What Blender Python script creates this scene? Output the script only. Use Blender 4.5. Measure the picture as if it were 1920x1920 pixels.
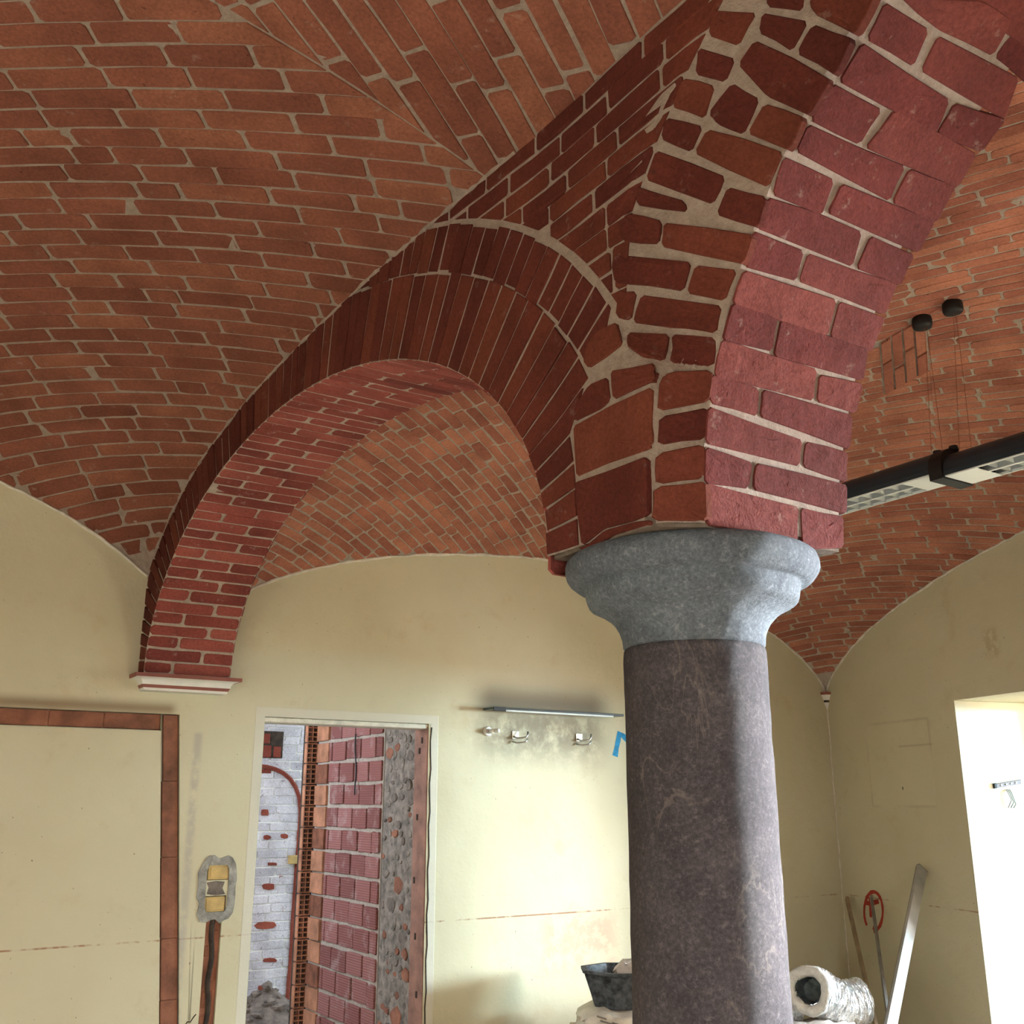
import bpy, bmesh, math, random
from math import sin, cos, pi, sqrt, exp, radians
from mathutils import Vector
from mathutils.bvhtree import BVHTree
random.seed(7)
scene = bpy.context.scene
for o in list(bpy.data.objects): bpy.data.objects.remove(o)
COL = scene.collection

# ------------------------------------------------------------------ camera, world, lights, exposure
CAMH = 1.65; FP = 1920.0; TH = math.atan(545/1920.0)
cam = bpy.data.objects.new('camera', bpy.data.cameras.new('camera')); COL.objects.link(cam)
cam.location = (0, 0, CAMH); cam.rotation_euler = (pi/2 + TH, 0, 0)
cam.data.sensor_width = 36; cam.data.lens = 36; cam.data.clip_start = .02
scene.camera = cam
scene.view_settings.view_transform = 'Standard'; scene.view_settings.look = 'None'
scene.view_settings.gamma = 1; scene.view_settings.use_curve_mapping = False
scene.view_settings.exposure = 1.15

# plan frame: s runs along the back wall, t towards it, origin on the column's axis
CT = Vector((.4625, 2.6, 0)); EV = Vector((.8425182, .5386679, 0)); AV = Vector((-.5386679, .8425182, 0))
def W(s, t, z): return CT + EV*s + AV*t + Vector((0, 0, z))
TW = 3.5387; SC = 4.6213; TF = -4.14; SL = -5.0
DR = Vector((.3042043, -.95260681, 0)); NR = Vector((.95260681, .3042043, 0))
CORNER = W(SC, TW, 0)
def right_s(t): return SC + (TW - t)*(-.25684104845/.96645367)

world = bpy.data.worlds.new('world'); scene.world = world; world.use_nodes = True
bg = world.node_tree.nodes['Background']; bg.inputs[0].default_value = (.78, .88, 1, 1); bg.inputs[1].default_value = 1.2
def area_light(name, loc, aim, sx, sy, power, color, spread=pi):
    l = bpy.data.lights.new(name, 'AREA'); l.shape = 'RECTANGLE'; l.size = sx; l.size_y = sy
    l.energy = power; l.color = color; l.spread = spread
    o = bpy.data.objects.new(name, l); COL.objects.link(o); o.location = loc
    o.rotation_euler = (Vector(aim) - Vector(loc)).to_track_quat('-Z', 'Y').to_euler(); return o
# daylight outside the embrasure window, the front window of the right bay and the window of the left bay
area_light('daylight_near', W(13.1, -4.2, 2.25), W(4.0, 2.1, 1.30), 3.0, 1.3, 1700, (.58, .88, 1))
area_light('daylight_front', W(7.0, -1.6, 2.0), W(4.6, -2.0, 1.35), 2.0, 1.9, 1950, (.98, .95, .97), radians(118))
area_light('daylight_left', W(-6.3, -.7, 3.2), W(-4.0, .3, .4), 2.2, 1.6, 1000, (1, .95, .87))
area_light('daylight_behind', W(-1.6, -5.8, 3.0), W(-1.4, -3.4, .8), 2.4, 1.6, 700, (1, .95, .90))
area_light('corridor_daylight', W(-.9, 5.1, 2.3), W(.7, 5.1, 1.4), 1.2, 1.0, 20, (.80, .86, 1))

# ------------------------------------------------------------------ calibration helpers
cT, sT = cos(TH), sin(TH)
def ray(x, y):
    u = (x - 960)/FP; v = (960 - y)/FP
    return Vector((u, cT - v*sT, sT + v*cT))
def proj(P):
    X, Y, Z = P[0], P[1], P[2] - CAMH
    d = Y*cT + Z*sT
    if d < .05: return None
    return 960 + FP*X/d, 960 - FP*(-Y*sT + Z*cT)/d
def to_st(P):
    q = P - CT; return q.dot(EV), q.dot(AV), P.z
def hit_s(x, y, s):
    r = ray(x, y); O = Vector((0, 0, CAMH)); k = (s - (O - CT).dot(EV))/r.dot(EV)
    _, t, z = to_st(O + r*k); return t, z
def hit_t(x, y, t):
    r = ray(x, y); O = Vector((0, 0, CAMH)); k = (t - (O - CT).dot(AV))/r.dot(AV)
    s, _, z = to_st(O + r*k); return s, z
def at_depth(x, y, Y):
    r = ray(x, y); return Vector((0, 0, CAMH)) + r*(Y/r.y)

def lerp_tab(x, xs, ys):
    if x <= xs[0]: return ys[0]
    for i in range(1, len(xs)):
        if x <= xs[i]:
            f = (x - xs[i-1])/(xs[i] - xs[i-1]); return ys[i-1] + f*(ys[i] - ys[i-1])
    return ys[-1]

# ------------------------------------------------------------------ materials
def newmat(name):
    m = bpy.data.materials.new(name); m.use_nodes = True
    nt = m.node_tree; b = nt.nodes['Principled BSDF']; return m, nt, b
def N(nt, typ, **kw):
    n = nt.nodes.new(typ)
    for k, v in kw.items():
        if k in ('operation', 'blend_type', 'data_type', 'noise_dimensions', 'attribute_name', 'feature', 'clamp', 'distance', 'interpolation_type', 'use_clamp'): setattr(n, k, v)
    return n
def L(nt, a, b): nt.links.new(a, b)
def noise(nt, vec, scale, detail=4, rough=.55):
    n = N(nt, 'ShaderNodeTexNoise'); n.inputs['Scale'].default_value = scale
    n.inputs['Detail'].default_value = detail; n.inputs['Roughness'].default_value = rough
    if vec is not None: L(nt, vec, n.inputs['Vector'])
    return n.outputs['Fac']
def ramp(nt, fac, stops):
    r = N(nt, 'ShaderNodeValToRGB'); cr = r.color_ramp
    while len(cr.elements) < len(stops): cr.elements.new(.5)
    for el, (p, c) in zip(cr.elements, stops):
        el.position = p; el.color = (*c, 1) if len(c) == 3 else c
    L(nt, fac, r.inputs[0]); return r.outputs[0]
def mixc(nt, fac, a, b, mode='MIX'):
    m = N(nt, 'ShaderNodeMix', data_type='RGBA', blend_type=mode)
    if isinstance(fac, (int, float)): m.inputs[0].default_value = fac
    else: L(nt, fac, m.inputs[0])
    for sock, v in ((m.inputs[6], a), (m.inputs[7], b)):
        if isinstance(v, tuple): sock.default_value = (*v, 1)
        else: L(nt, v, sock)
    return m.outputs[2]
def mth(nt, op, a, b=None, c=None, clamp=False):
    m = N(nt, 'ShaderNodeMath', operation=op); m.use_clamp = clamp
    for i, v in enumerate((a, b, c)):
        if v is None: continue
        if isinstance(v, (int, float)): m.inputs[i].default_value = v
        else: L(nt, v, m.inputs[i])
    return m.outputs[0]
def sstep(nt, v, lo, hi):
    m = N(nt, 'ShaderNodeMapRange', interpolation_type='SMOOTHSTEP')
    L(nt, v, m.inputs[0]); m.inputs[1].default_value = lo; m.inputs[2].default_value = hi
    m.inputs[3].default_value = 0; m.inputs[4].default_value = 1; return m.outputs[0]
def bump(nt, b, h, strength=.4, dist=.01):
    n = N(nt, 'ShaderNodeBump'); n.inputs['Strength'].default_value = strength; n.inputs['Distance'].default_value = dist
    L(nt, h, n.inputs['Height']); L(nt, n.outputs[0], b.inputs['Normal'])
def pos(nt): return N(nt, 'ShaderNodeNewGeometry').outputs['Position']
def plain(name, col, rough=.6, metal=0, nscale=0, namt=.15, bmp=0, bscale=60):
    m, nt, b = newmat(name); b.inputs['Roughness'].default_value = rough; b.inputs['Metallic'].default_value = metal
    p = pos(nt)
    f = noise(nt, p, nscale or 12)
    lo = tuple(max(0, c*(1-namt*1.6)) for c in col); hi = tuple(min(1, c*(1+namt)) for c in col)
    L(nt, ramp(nt, f, [(.3, lo), (.7, hi)]), b.inputs['Base Color'])
    if bmp: bump(nt, b, noise(nt, p, bscale), bmp, .01)
    return m

def brick_mat(name, c1, c2, c3, dust=(.40, .33, .27), dustamt=.25, bs=.5):
    m, nt, b = newmat(name); b.inputs['Roughness'].default_value = .92; b.inputs['Specular IOR Level'].default_value = .15
    p = pos(nt)
    at = N(nt, 'ShaderNodeAttribute'); at.attribute_name = 'tint'
    sep = N(nt, 'ShaderNodeSeparateColor'); L(nt, at.outputs['Color'], sep.inputs[0])
    base = ramp(nt, sep.outputs[0], [(.0, c1), (.5, c2), (1, c3)])
    big = noise(nt, p, 5, 3)
    c = mixc(nt, 1.0, base, ramp(nt, big, [(.3, (.78, .74, .72)), (.72, (1.18, 1.14, 1.1))]), 'MULTIPLY')
    fine = noise(nt, p, 90, 5, .7)
    c = mixc(nt, 1.0, c, ramp(nt, fine, [(.3, (.72, .70, .70)), (.65, (1.15, 1.15, 1.15))]), 'MULTIPLY')
    spots = sstep(nt, noise(nt, p, 38, 3, .5), .70, .76)
    c = mixc(nt, mth(nt, 'MULTIPLY', spots, .6), c, (.05, .02, .015))
    dm = sstep(nt, noise(nt, p, 17, 6, .72), .60, .70)
    c = mixc(nt, mth(nt, 'MULTIPLY', dm, dustamt), c, dust)
    L(nt, c, b.inputs['Base Color'])
    h = mth(nt, 'ADD', mth(nt, 'MULTIPLY', noise(nt, p, 140, 4, .7), .5), noise(nt, p, 24, 3))
    bump(nt, b, h, bs, .008); return m
M = {}
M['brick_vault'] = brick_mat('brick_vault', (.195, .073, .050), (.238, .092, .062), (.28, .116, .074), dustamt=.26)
M['brick_arch'] = brick_mat('brick_arch', (.120, .027, .024), (.150, .037, .033), (.190, .054, .045), dustamt=.30, bs=.8)
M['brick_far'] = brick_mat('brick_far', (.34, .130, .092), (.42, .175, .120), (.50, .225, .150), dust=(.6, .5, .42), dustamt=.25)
M['brick_face_shaded'] = brick_mat('brick_face_shaded', (.086, .021, .016), (.112, .028, .020), (.150, .044, .027), dustamt=.14)  # arch brick darkened: shade of the left-facing faces is in the colour
M['brick_soffit_lit'] = brick_mat('brick_soffit_lit', (.20, .055, .048), (.29, .08, .068), (.35, .11, .09), dust=(.5, .42, .38), dustamt=.4)  # arch brick brightened: light on the wall arch's underside is in the colour
def mortar_mat(name, c1, c2):
    m, nt, b = newmat(name); b.inputs['Roughness'].default_value = .95; b.inputs['Specular IOR Level'].default_value = .1
    p = pos(nt)
    L(nt, ramp(nt, noise(nt, p, 30, 6, .7), [(.25, c1), (.7, c2)]), b.inputs['Base Color'])
    bump(nt, b, noise(nt, p, 110, 5, .7), .9, .012); return m
M['mortar'] = mortar_mat('mortar', (.30, .235, .19), (.47, .39, .33))
M['mortar_dim'] = mortar_mat('mortar_dim', (.15, .12, .09), (.26, .21, .17))
M['mortar_light'] = mortar_mat('mortar_light', (.38, .32, .26), (.62, .54, .46))
M['white_brick'] = brick_mat('white_brick', (.52, .53, .60), (.62, .63, .70), (.70, .71, .78), dust=(.30, .12, .09), dustamt=.55, bs=.7)
def _scr():
    m = M['white_brick']; nt = m.node_tree; b = nt.nodes['Principled BSDF']; src = b.inputs['Base Color'].links[0].from_socket
    p = pos(nt); n1 = noise(nt, p, 26, 6, .75)
    mk = sstep(nt, n1, .60, .66)
    L(nt, mixc(nt, mth(nt, 'MULTIPLY', mk, .7), src, (.16, .13, .14)), b.inputs['Base Color'])
_scr()
M['red_scrape'] = brick_mat('red_scrape', (.20, .05, .035), (.26, .07, .05), (.30, .09, .06), dustamt=.3)

def wall_mat(name, origin, direc, extra=None):
    """cream plaster; origin and direction give the along-wall coordinate used for stains and marks"""
    m, nt, b = newmat(name); b.inputs['Roughness'].default_value = .8; b.inputs['Specular IOR Level'].default_value = .25
    p = pos(nt)
    sub = N(nt, 'ShaderNodeVectorMath', operation='SUBTRACT'); L(nt, p, sub.inputs[0]); sub.inputs[1].default_value = tuple(origin)
    dot = N(nt, 'ShaderNodeVectorMath', operation='DOT_PRODUCT'); L(nt, sub.outputs[0], dot.inputs[0]); dot.inputs[1].default_value = tuple(direc)
    u = dot.outputs['Value']
    sp = N(nt, 'ShaderNodeSeparateXYZ'); L(nt, p, sp.inputs[0]); z = sp.outputs[2]
    c = ramp(nt, noise(nt, p, 1.3, 3), [(.3, (.57, .53, .375)), (.55, (.61, .575, .415)), (.75, (.64, .61, .455))])
    c = mixc(nt, mth(nt, 'MULTIPLY', sstep(nt, noise(nt, p, 4, 5, .65), .56, .72), .25), c, (.47, .36, .19))
    c = mixc(nt, mth(nt, 'MULTIPLY', sstep(nt, noise(nt, p, 55, 2), .745, .765), .7), c, (.12, .08, .05))
    # chalked levelling line one metre up
    wob = mth(nt, 'MULTIPLY', mth(nt, 'SUBTRACT', noise(nt, p, 2.0, 2), .5), .004)
    dz = mth(nt, 'ABSOLUTE', mth(nt, 'ADD', mth(nt, 'SUBTRACT', z, 1.0), wob))
    line = mth(nt, 'MULTIPLY', mth(nt, 'LESS_THAN', dz, .0042), sstep(nt, noise(nt, p, 1.9, 5, .85), .44, .56))
    c = mixc(nt, mth(nt, 'MULTIPLY', line, .8), c, (.30, .13, .06))
    def box(x0, x1, z0, z1, soft):
        a1 = sstep(nt, u, x0 - soft, x0 + soft); a2 = sstep(nt, u, x1 + soft, x1 - soft) if False else mth(nt, 'SUBTRACT', 1.0, sstep(nt, u, x1 - soft, x1 + soft))
        b1 = sstep(nt, z, z0 - soft, z0 + soft); b2 = mth(nt, 'SUBTRACT', 1.0, sstep(nt, z, z1 - soft, z1 + soft))
        return mth(nt, 'MULTIPLY', mth(nt, 'MULTIPLY', a1, a2), mth(nt, 'MULTIPLY', b1, b2))
    h = noise(nt, p, 5, 4)
    if extra: c, h = extra(nt, p, u, z, c, box, h)
    L(nt, c, b.inputs['Base Color'])
    hh = mth(nt, 'ADD', h, mth(nt, 'MULTIPLY', noise(nt, p, 70, 4), .12))
    bump(nt, b, hh, .35, .02); return m
def back_extra(nt, p, u, z, c, box, h):
    n1 = noise(nt, p, 9, 5, .7)
    soot = mth(nt, 'MULTIPLY', box(2.18, 3.16, 2.19, 2.33, .12), .95)
    soot = mth(nt, 'MAXIMUM', soot, mth(nt, 'MULTIPLY', box(2.2, 3.15, 1.93, 2.26, .14), mth(nt, 'MULTIPLY', sstep(nt, n1, .2, .6), .65)))
    c = mixc(nt, soot, c, (.105, .07, .05))
    pink = mth(nt, 'MULTIPLY', box(2.15, 2.7, .66, .98, .07), sstep(nt, n1, .40, .56))
    c = mixc(nt, mth(nt, 'MULTIPLY', pink, .55), c, (.62, .33, .25))
    brn = mth(nt, 'MULTIPLY', box(4.98, 7.4, 2.09, 2.14, .035), .75)
    c = mixc(nt, brn, c, (.17, .085, .04))
    # pale painted band round the door opening
    band = mth(nt, 'SUBTRACT', box(3.43, 4.55, -.1, 2.15, .003), box(3.48, 4.50, -.1, 2.10, .002), None, True)
    c = mixc(nt, mth(nt, 'MULTIPLY', band, .8), c, (.66, .64, .56))
    side = mth(nt, 'MULTIPLY', box(4.83, 4.87, -.1, 2.0, .015), sstep(nt, n1, .35, .55))
    c = mixc(nt, mth(nt, 'MULTIPLY', side, .7), c, (.42, .39, .34))
    return c, mth(nt, 'ADD', h, mth(nt, 'MULTIPLY', band, .35))
def right_extra(nt, p, u, z, c, box, h):
    ring = mth(nt, 'SUBTRACT', box(.45, 1.13, 1.62, 2.20, .012), box(.46, 1.12, 1.63, 2.19, .012), None, True)
    patch = box(.45, 1.13, 1.62, 2.20, .01)
    cr = mth(nt, 'MULTIPLY', box(.8, 1.14, 2.02, 2.032, .006), .4)
    c = mixc(nt, mth(nt, 'MULTIPLY', ring, mth(nt, 'MULTIPLY', sstep(nt, noise(nt, p, 3, 4), .42, .6), .55)), c, (.3, .24, .15))
    c = mixc(nt, mth(nt, 'MULTIPLY', patch, .12), c, (.72, .66, .5))
    c = mixc(nt, cr, c, (.3, .24, .15))
    holes = box(.795, .805, 1.735, 1.755, .004)
    c = mixc(nt, holes, c, (.03, .02, .01))
    old = mth(nt, 'MULTIPLY', box(1.72, 1.84, 2.52, 2.70, .035), sstep(nt, noise(nt, p, 25, 4), .42, .56))
    c = mixc(nt, mth(nt, 'MULTIPLY', old, .5), c, (.42, .33, .2))
    return c, mth(nt, 'ADD', h, mth(nt, 'MULTIPLY', patch, .18))
BD = -EV
M['wall_back'] = wall_mat('wall_back', CORNER, BD, back_extra)
M['wall_right'] = wall_mat('wall_right', CORNER, DR, right_extra)
M['wall_plain'] = wall_mat('wall_plain', CORNER, BD)
M['plaster_edge'] = plain('plaster_edge', (.72, .69, .60), .8, 0, 20, .12, .4)
M['jamb_white'] = plain('jamb_white', (.84, .80, .64), .7, 0, 3, .05)

def stone_mat(name, c1, c2, c3, vein=.35):
    m, nt, b = newmat(name); b.inputs['Roughness'].default_value = .85; b.inputs['Specular IOR Level'].default_value = .3
    p = pos(nt)
    f1 = noise(nt, p, 105, 7, .8); f2 = noise(nt, p, 6, 5, .6)
    c = ramp(nt, f1, [(.32, c1), (.52, c2), (.72, c3)])
    c = mixc(nt, 1.0, c, ramp(nt, f2, [(.35, (.68, .66, .68)), (.7, (1.25, 1.22, 1.2))]), 'MULTIPLY')
    fl = mth(nt, 'MULTIPLY', sstep(nt, noise(nt, p, 48, 5, .8), .56, .66), .42)
    c = mixc(nt, fl, c, tuple(min(1, k*1.25) for k in c3))
    dk = mth(nt, 'MULTIPLY', sstep(nt, noise(nt, p, 60, 5, .8), .58, .68), .5)
    c = mixc(nt, dk, c, tuple(k*.6 for k in c1))
    mp = N(nt, 'ShaderNodeMapping'); L(nt, p, mp.inputs[0]); mp.inputs['Scale'].default_value = (1, 1, .45)
    n = N(nt, 'ShaderNodeTexNoise'); L(nt, mp.outputs[0], n.inputs['Vector']); n.inputs['Scale'].default_value = 8; n.inputs['Detail'].default_value = 5; n.inputs['Distortion'].default_value = 1.2
    d = mth(nt, 'ABSOLUTE', mth(nt, 'SUBTRACT', n.outputs['Fac'], .5))
    v = mth(nt, 'MULTIPLY', mth(nt, 'SUBTRACT', 1.0, sstep(nt, d, .0, .022)), sstep(nt, noise(nt, p, 3.1, 3), .52, .62))
    c = mixc(nt, mth(nt, 'MULTIPLY', v, vein), c, (.42, .36, .30))
    L(nt, c, b.inputs['Base Color'])
    bump(nt, b, mth(nt, 'ADD', f1, mth(nt, 'MULTIPLY', noise(nt, p, 22, 5, .7), .8)), .75, .012); return m
M['shaft'] = stone_mat('shaft', (.046, .041, .046), (.082, .074, .082), (.17, .155, .155), .2)
M['capital'] = stone_mat('capital', (.085, .105, .125), (.155, .19, .22), (.30, .335, .355), .1)
M['terracotta'] = plain('terracotta', (.23, .085, .045), .9, 0, 14, .3, .5)
M['terracotta_light'] = plain('terracotta_light', (.44, .20, .11), .9, 0, 10, .25, .4)
M['brown_jamb'] = plain('brown_jamb', (.27, .11, .065), .9, 0, 7, .35, .6, 40)
M['white_paint'] = plain('white_paint', (.78, .78, .74), .6, 0, 8, .06)
M['red_paint'] = plain('red_paint', (.27, .09, .07), .6, 0, 8, .1)
M['concrete'] = plain('concrete', (.33, .32, .29), .95, 0, 22, .3, .9, 50)
M['box_yellow'] = plain('box_yellow', (.55, .38, .14), .6, 0, 12, .2, .3)
M['dark_hole'] = plain('dark_hole', (.05, .035, .025), .95, 0, 20, .4, .6)
M['wood'] = plain('wood', (.33, .17, .12), .8, 0, 9, .25, .4)
M['wood_pale'] = plain('wood_pale', (.36, .27, .17), .8, 0, 9, .25, .3)
M['lamp_navy'] = plain('lamp_navy', (.018, .034, .050), .42, .1, 6, .1)
M['black_plastic'] = plain('black_plastic', (.004, .004, .005), .6, 0, 6, .1)
M['louvre_white'] = plain('louvre_white', (.80, .86, .86), .35, 0, 6, .03)
M['louvre_metal'] = plain('louvre_metal', (.40, .44, .46), .3, .6, 6, .03)
M['wire'] = plain('wire', (.30, .10, .05), .5, .2, 6, .03)
M['aluminium'] = plain('aluminium', (.42, .42, .40), .6, .15, 9, .12, .1)
M['pole_grey'] = plain('pole_grey', (.24, .23, .21), .6, .2, 9, .2)
M['foil'] = plain('foil', (.75, .77, .78), .3, .85, 40, .2, .9, 90)
M['fleece'] = plain('fleece', (.72, .73, .71), .95, 0, 30, .12, .8, 70)
M['duct_inner'] = plain('duct_inner', (.22, .26, .27), .5, .5, 30, .3, .8, 80)
M['tub'] = plain('tub', (.055, .062, .07), .75, 0, 26, .9, .5, 40)
M['paper'] = plain('paper', (.66, .60, .50), .85, 0, 14, .12, .4)
M['paper_ink'] = plain('paper_ink', (.20, .17, .14), .85, 0, 14, .2)
M['sheet'] = plain('sheet', (.62, .55, .50), .8, 0, 8, .1, .4)
M['chrome'] = plain('chrome', (.55, .53, .48), .3, .8, 9, .1)
M['glass_shelf'] = plain('glass_shelf', (.055, .065, .065), .25, 0, 9, .1)
M['shelf_edge'] = plain('shelf_edge', (.55, .58, .56), .4, 0, 9, .1)
M['blue_spray'] = plain('blue_spray', (.02, .25, .48), .8, 0, 30, .2)
M['red_spray'] = plain('red_spray', (.42, .045, .025), .8, 0, 30, .2)
M['floor'] = plain('floor', (.34, .29, .23), .85, 0, 3, .2, .3)
M['rubble'] = plain('rubble', (.19, .155, .13), .95, 0, 16, .35, .9, 45)
M['rubble_mortar'] = plain('rubble_mortar', (.25, .215, .18), .95, 0, 18, .35, 1, 45)
M['tan_frame'] = plain('tan_frame', (.55, .44, .28), .6, 0, 6, .1)
M['white_plastic'] = plain('white_plastic', (.15, .13, .15), .4, 0, 6, .03)
M['green_wire'] = plain('green_wire', (.006, .06, .035), .5, 0, 6, .05)
def tile_mat():
    m, nt, b = newmat('hollow_tile'); b.inputs['Roughness'].default_value = .9
    p = pos(nt); sp = N(nt, 'ShaderNodeSeparateXYZ'); L(nt, p, sp.inputs[0])
    at = N(nt, 'ShaderNodeAttribute'); at.attribute_name = 'tint'
    sep = N(nt, 'ShaderNodeSeparateColor'); L(nt, at.outputs['Color'], sep.inputs[0])
    c = ramp(nt, sep.outputs[0], [(0, (.19, .065, .055)), (.5, (.25, .09, .078)), (1, (.31, .13, .115))])
    g = mth(nt, 'SINE', mth(nt, 'MULTIPLY', sp.outputs[2], 420))
    c = mixc(nt, mth(nt, 'MULTIPLY', sstep(nt, g, .2, .9), .28), c, (.18, .06, .055))
    c = mixc(nt, mth(nt, 'MULTIPLY', sstep(nt, noise(nt, p, 7, 5, .7), .52, .68), .35), c, (.50, .38, .36))
    L(nt, c, b.inputs['Base Color']); bump(nt, b, g, .3, .006); return m
M['hollow_tile'] = tile_mat()
m, nt, b = newmat('window_glass')
tr = N(nt, 'ShaderNodeBsdfTransparent'); gl = N(nt, 'ShaderNodeBsdfGlossy'); gl.inputs['Roughness'].default_value = .02
mx = N(nt, 'ShaderNodeMixShader'); mx.inputs[0].default_value = .06; L(nt, tr.outputs[0], mx.inputs[1]); L(nt, gl.outputs[0], mx.inputs[2])
L(nt, mx.outputs[0], nt.nodes['Material Output'].inputs[0]); M['window_glass'] = m

# ------------------------------------------------------------------ object helpers
def link(o, parent=None):
    COL.objects.link(o)
    if parent: o.parent = parent
    return o
def mesh_obj(name, verts, faces, mat, parent=None, smooth=False, tints=None, mats=None, midx=None):
    me = bpy.data.meshes.new(name); me.from_pydata([tuple(v) for v in verts], [], faces); me.update()
    for mm in (mats or [mat]): me.materials.append(M[mm] if isinstance(mm, str) else mm)
    if midx: me.polygons.foreach_set('material_index', midx)
    if smooth: me.polygons.foreach_set('use_smooth', [True]*len(me.polygons))
    if tints is not None:
        at = me.color_attributes.new('tint', 'FLOAT_COLOR', 'POINT')
        at.data.foreach_set('color', [c for t in tints for c in (t, t, t, 1.0)])
    o = bpy.data.objects.new(name, me); return link(o, parent)
def empty(name, loc=(0, 0, 0), label=None, cat=None, group=None, kind=None):
    o = bpy.data.objects.new(name, None); o.empty_display_size = .1; COL.objects.link(o)
    # parts are modelled in world coordinates, so the parent keeps an identity frame
    return tag(o, label, cat, group, kind)
def tag(o, label=None, cat=None, group=None, kind=None):
    if label: o['label'] = label
    if cat: o['category'] = cat
    if group: o['group'] = group
    if kind: o['kind'] = kind
    return o
class MB:
    def __init__(s): s.v = []; s.f = []
    def quad(s, a, b, c, d):
        n = len(s.v); s.v += [a, b, c, d]; s.f.append((n, n+1, n+2, n+3))
    def box(s, o, x, y, z):           # origin corner and three edge vectors
        n = len(s.v); o = Vector(o)
        s.v += [o, o+x, o+x+y, o+y, o+z, o+x+z, o+x+y+z, o+y+z]
        s.f += [tuple(n+i for i in q) for q in ((0,3,2,1), (4,5,6,7), (0,1,5,4), (1,2,6,5), (2,3,7,6), (3,0,4,7))]
    def bevbox(s, o, x, y, z, bv=.004):
        bm = bmesh.new(); o = Vector(o)
        vs = [bm.verts.new(q) for q in [o, o+x, o+x+y, o+y, o+z, o+x+z, o+x+y+z, o+y+z]]
        for q in ((0,3,2,1), (4,5,6,7), (0,1,5,4), (1,2,6,5), (2,3,7,6), (3,0,4,7)): bm.faces.new([vs[i] for i in q])
        bmesh.ops.bevel(bm, geom=list(bm.edges), offset=bv, segments=1, affect='EDGES')
        s.addbm(bm)
    def addbm(s, bm):
        n = len(s.v); bm.verts.index_update(); s.v += [v.co.copy() for v in bm.verts]
        s.f += [tuple(n+v.index for v in f.verts) for f in bm.faces]; bm.free()
    def tube(s, pts, r, seg=8, caps=True):
        pts = [Vector(p) for p in pts]; n0 = len(s.v); rs = r if isinstance(r, (list, tuple)) else [r]*len(pts)
        up = Vector((0, 0, 1)); prev = None
        for i, p in enumerate(pts):
            d = (pts[min(i+1, len(pts)-1)] - pts[max(i-1, 0)]).normalized()
            if prev is None:
                x = d.cross(up if abs(d.z) < .9 else Vector((1, 0, 0))).normalized()
            else: x = (prev - d*prev.dot(d)).normalized()
            prev = x; y = d.cross(x)
            s.v += [p + x*cos(2*pi*k/seg)*rs[i] + y*sin(2*pi*k/seg)*rs[i] for k in range(seg)]
        for i in range(len(pts)-1):
            for k in range(seg):
                a = n0+i*seg+k; b = n0+i*seg+(k+1) % seg; s.f.append((a, b, b+seg, a+seg))
        if caps:
            s.f.append(tuple(n0+k for k in range(seg))[::-1]); s.f.append(tuple(n0+(len(pts)-1)*seg+k for k in range(seg)))
    def lathe(s, prof, c, seg=48):
        n0 = len(s.v)
        for r, z in prof: s.v += [Vector((c[0]+r*cos(2*pi*k/seg), c[1]+r*sin(2*pi*k/seg), z)) for k in range(seg)]
        for i in range(len(prof)-1):
            for k in range(seg):
                a = n0+i*seg+k; b = n0+i*seg+(k+1) % seg; s.f.append((a, b, b+seg, a+seg))
        s.f.append(tuple(n0+k for k in range(seg))[::-1]); s.f.append(tuple(n0+(len(prof)-1)*seg+k for k in range(seg)))
    def build(s, name, mat, parent=None, smooth=False, tints=None): return mesh_obj(name, s.v, s.f, mat, parent, smooth, tints)

# ------------------------------------------------------------------ curved surfaces of the hall
T0 = -.3; TL = TW - T0
def eL(t): return lerp_tab(t, (-.3, .15, 3.54), (-.19, -.30, -.56))
def eR(t): return lerp_tab(t, (-.3, .15, 3.54), (.28, .15, -.115))
AC, AA, AB = 1.835, 1.625, .975        # arch to the wall: centre, half span, rise
CC, CA, CB = -1.985, 1.72, 1.35        # arch over the camera's right
Z0 = 2.28
def ziA(t):
    x = (t - AC)/AA; return Z0 + AB*sqrt(max(0, 1 - x*x))
def ziC(t):
    x = (t - CC)/CA; return Z0 + CB*sqrt(max(0, 1 - x*x))
def zA(s, t):
    c = -.25 - .05*max(0, t) - 2.35; x = (s - c)/2.35; q = ((t - T0)/TL)**2
    v = 2.766 - 1.126*x*x - (.85*q + .65*q**3)
    return 2.28 + sqrt(max(v, 1e-3))
def zB0(s, t):
    l = eR(t); r = right_s(t); p = 2*(s - l)/(r - l) - 1; q = ((t - T0)/TL)**2
    K = 2.43 - .43*p - .9*p*p; bk = .83 - .075*p - .725*p*p
    return 2.3 + sqrt(max(K + (bk - K)*q, 1e-3))
def zB(s, t):
    z = zB0(s, t); l = eR(t); zi = ziA(t) if t > .2 else 2.2
    need = max(0, zi + .035 - zB0(l, t))
    return z + need*exp(-max(0, s - l)/.45) if need else z
def dell(t, z, c, aa, bb):
    x = (t - c)/aa; y = max(z - Z0, 0)/bb; r = max(1e-6, math.hypot(x, y)); g = math.hypot(x/aa, y/bb)/r
    return (r - 1)/max(g, 1e-6)
def dA(t, z): return dell(t, z, AC, AA, AB)
def dC(t, z): return dell(t, z, CC, CA, CB)
def wC(z): return lerp_tab(z, (2.27, 2.45, 2.63, 2.78, 3.1), (.065, .065, .075, .26, .37))
def EL(t, z):                           # left face of the pier and arches
    base = lerp_tab(t, (-1.2, -.3, .15, 3.54), (-.27, -.30, -.30, -.56))
    if t > .6: return base
    f = dC(t, z)/wC(z); f = 0 if f < 0 else (1 if f > 1 else f)
    return -.19 + (base + .19)*f

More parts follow.
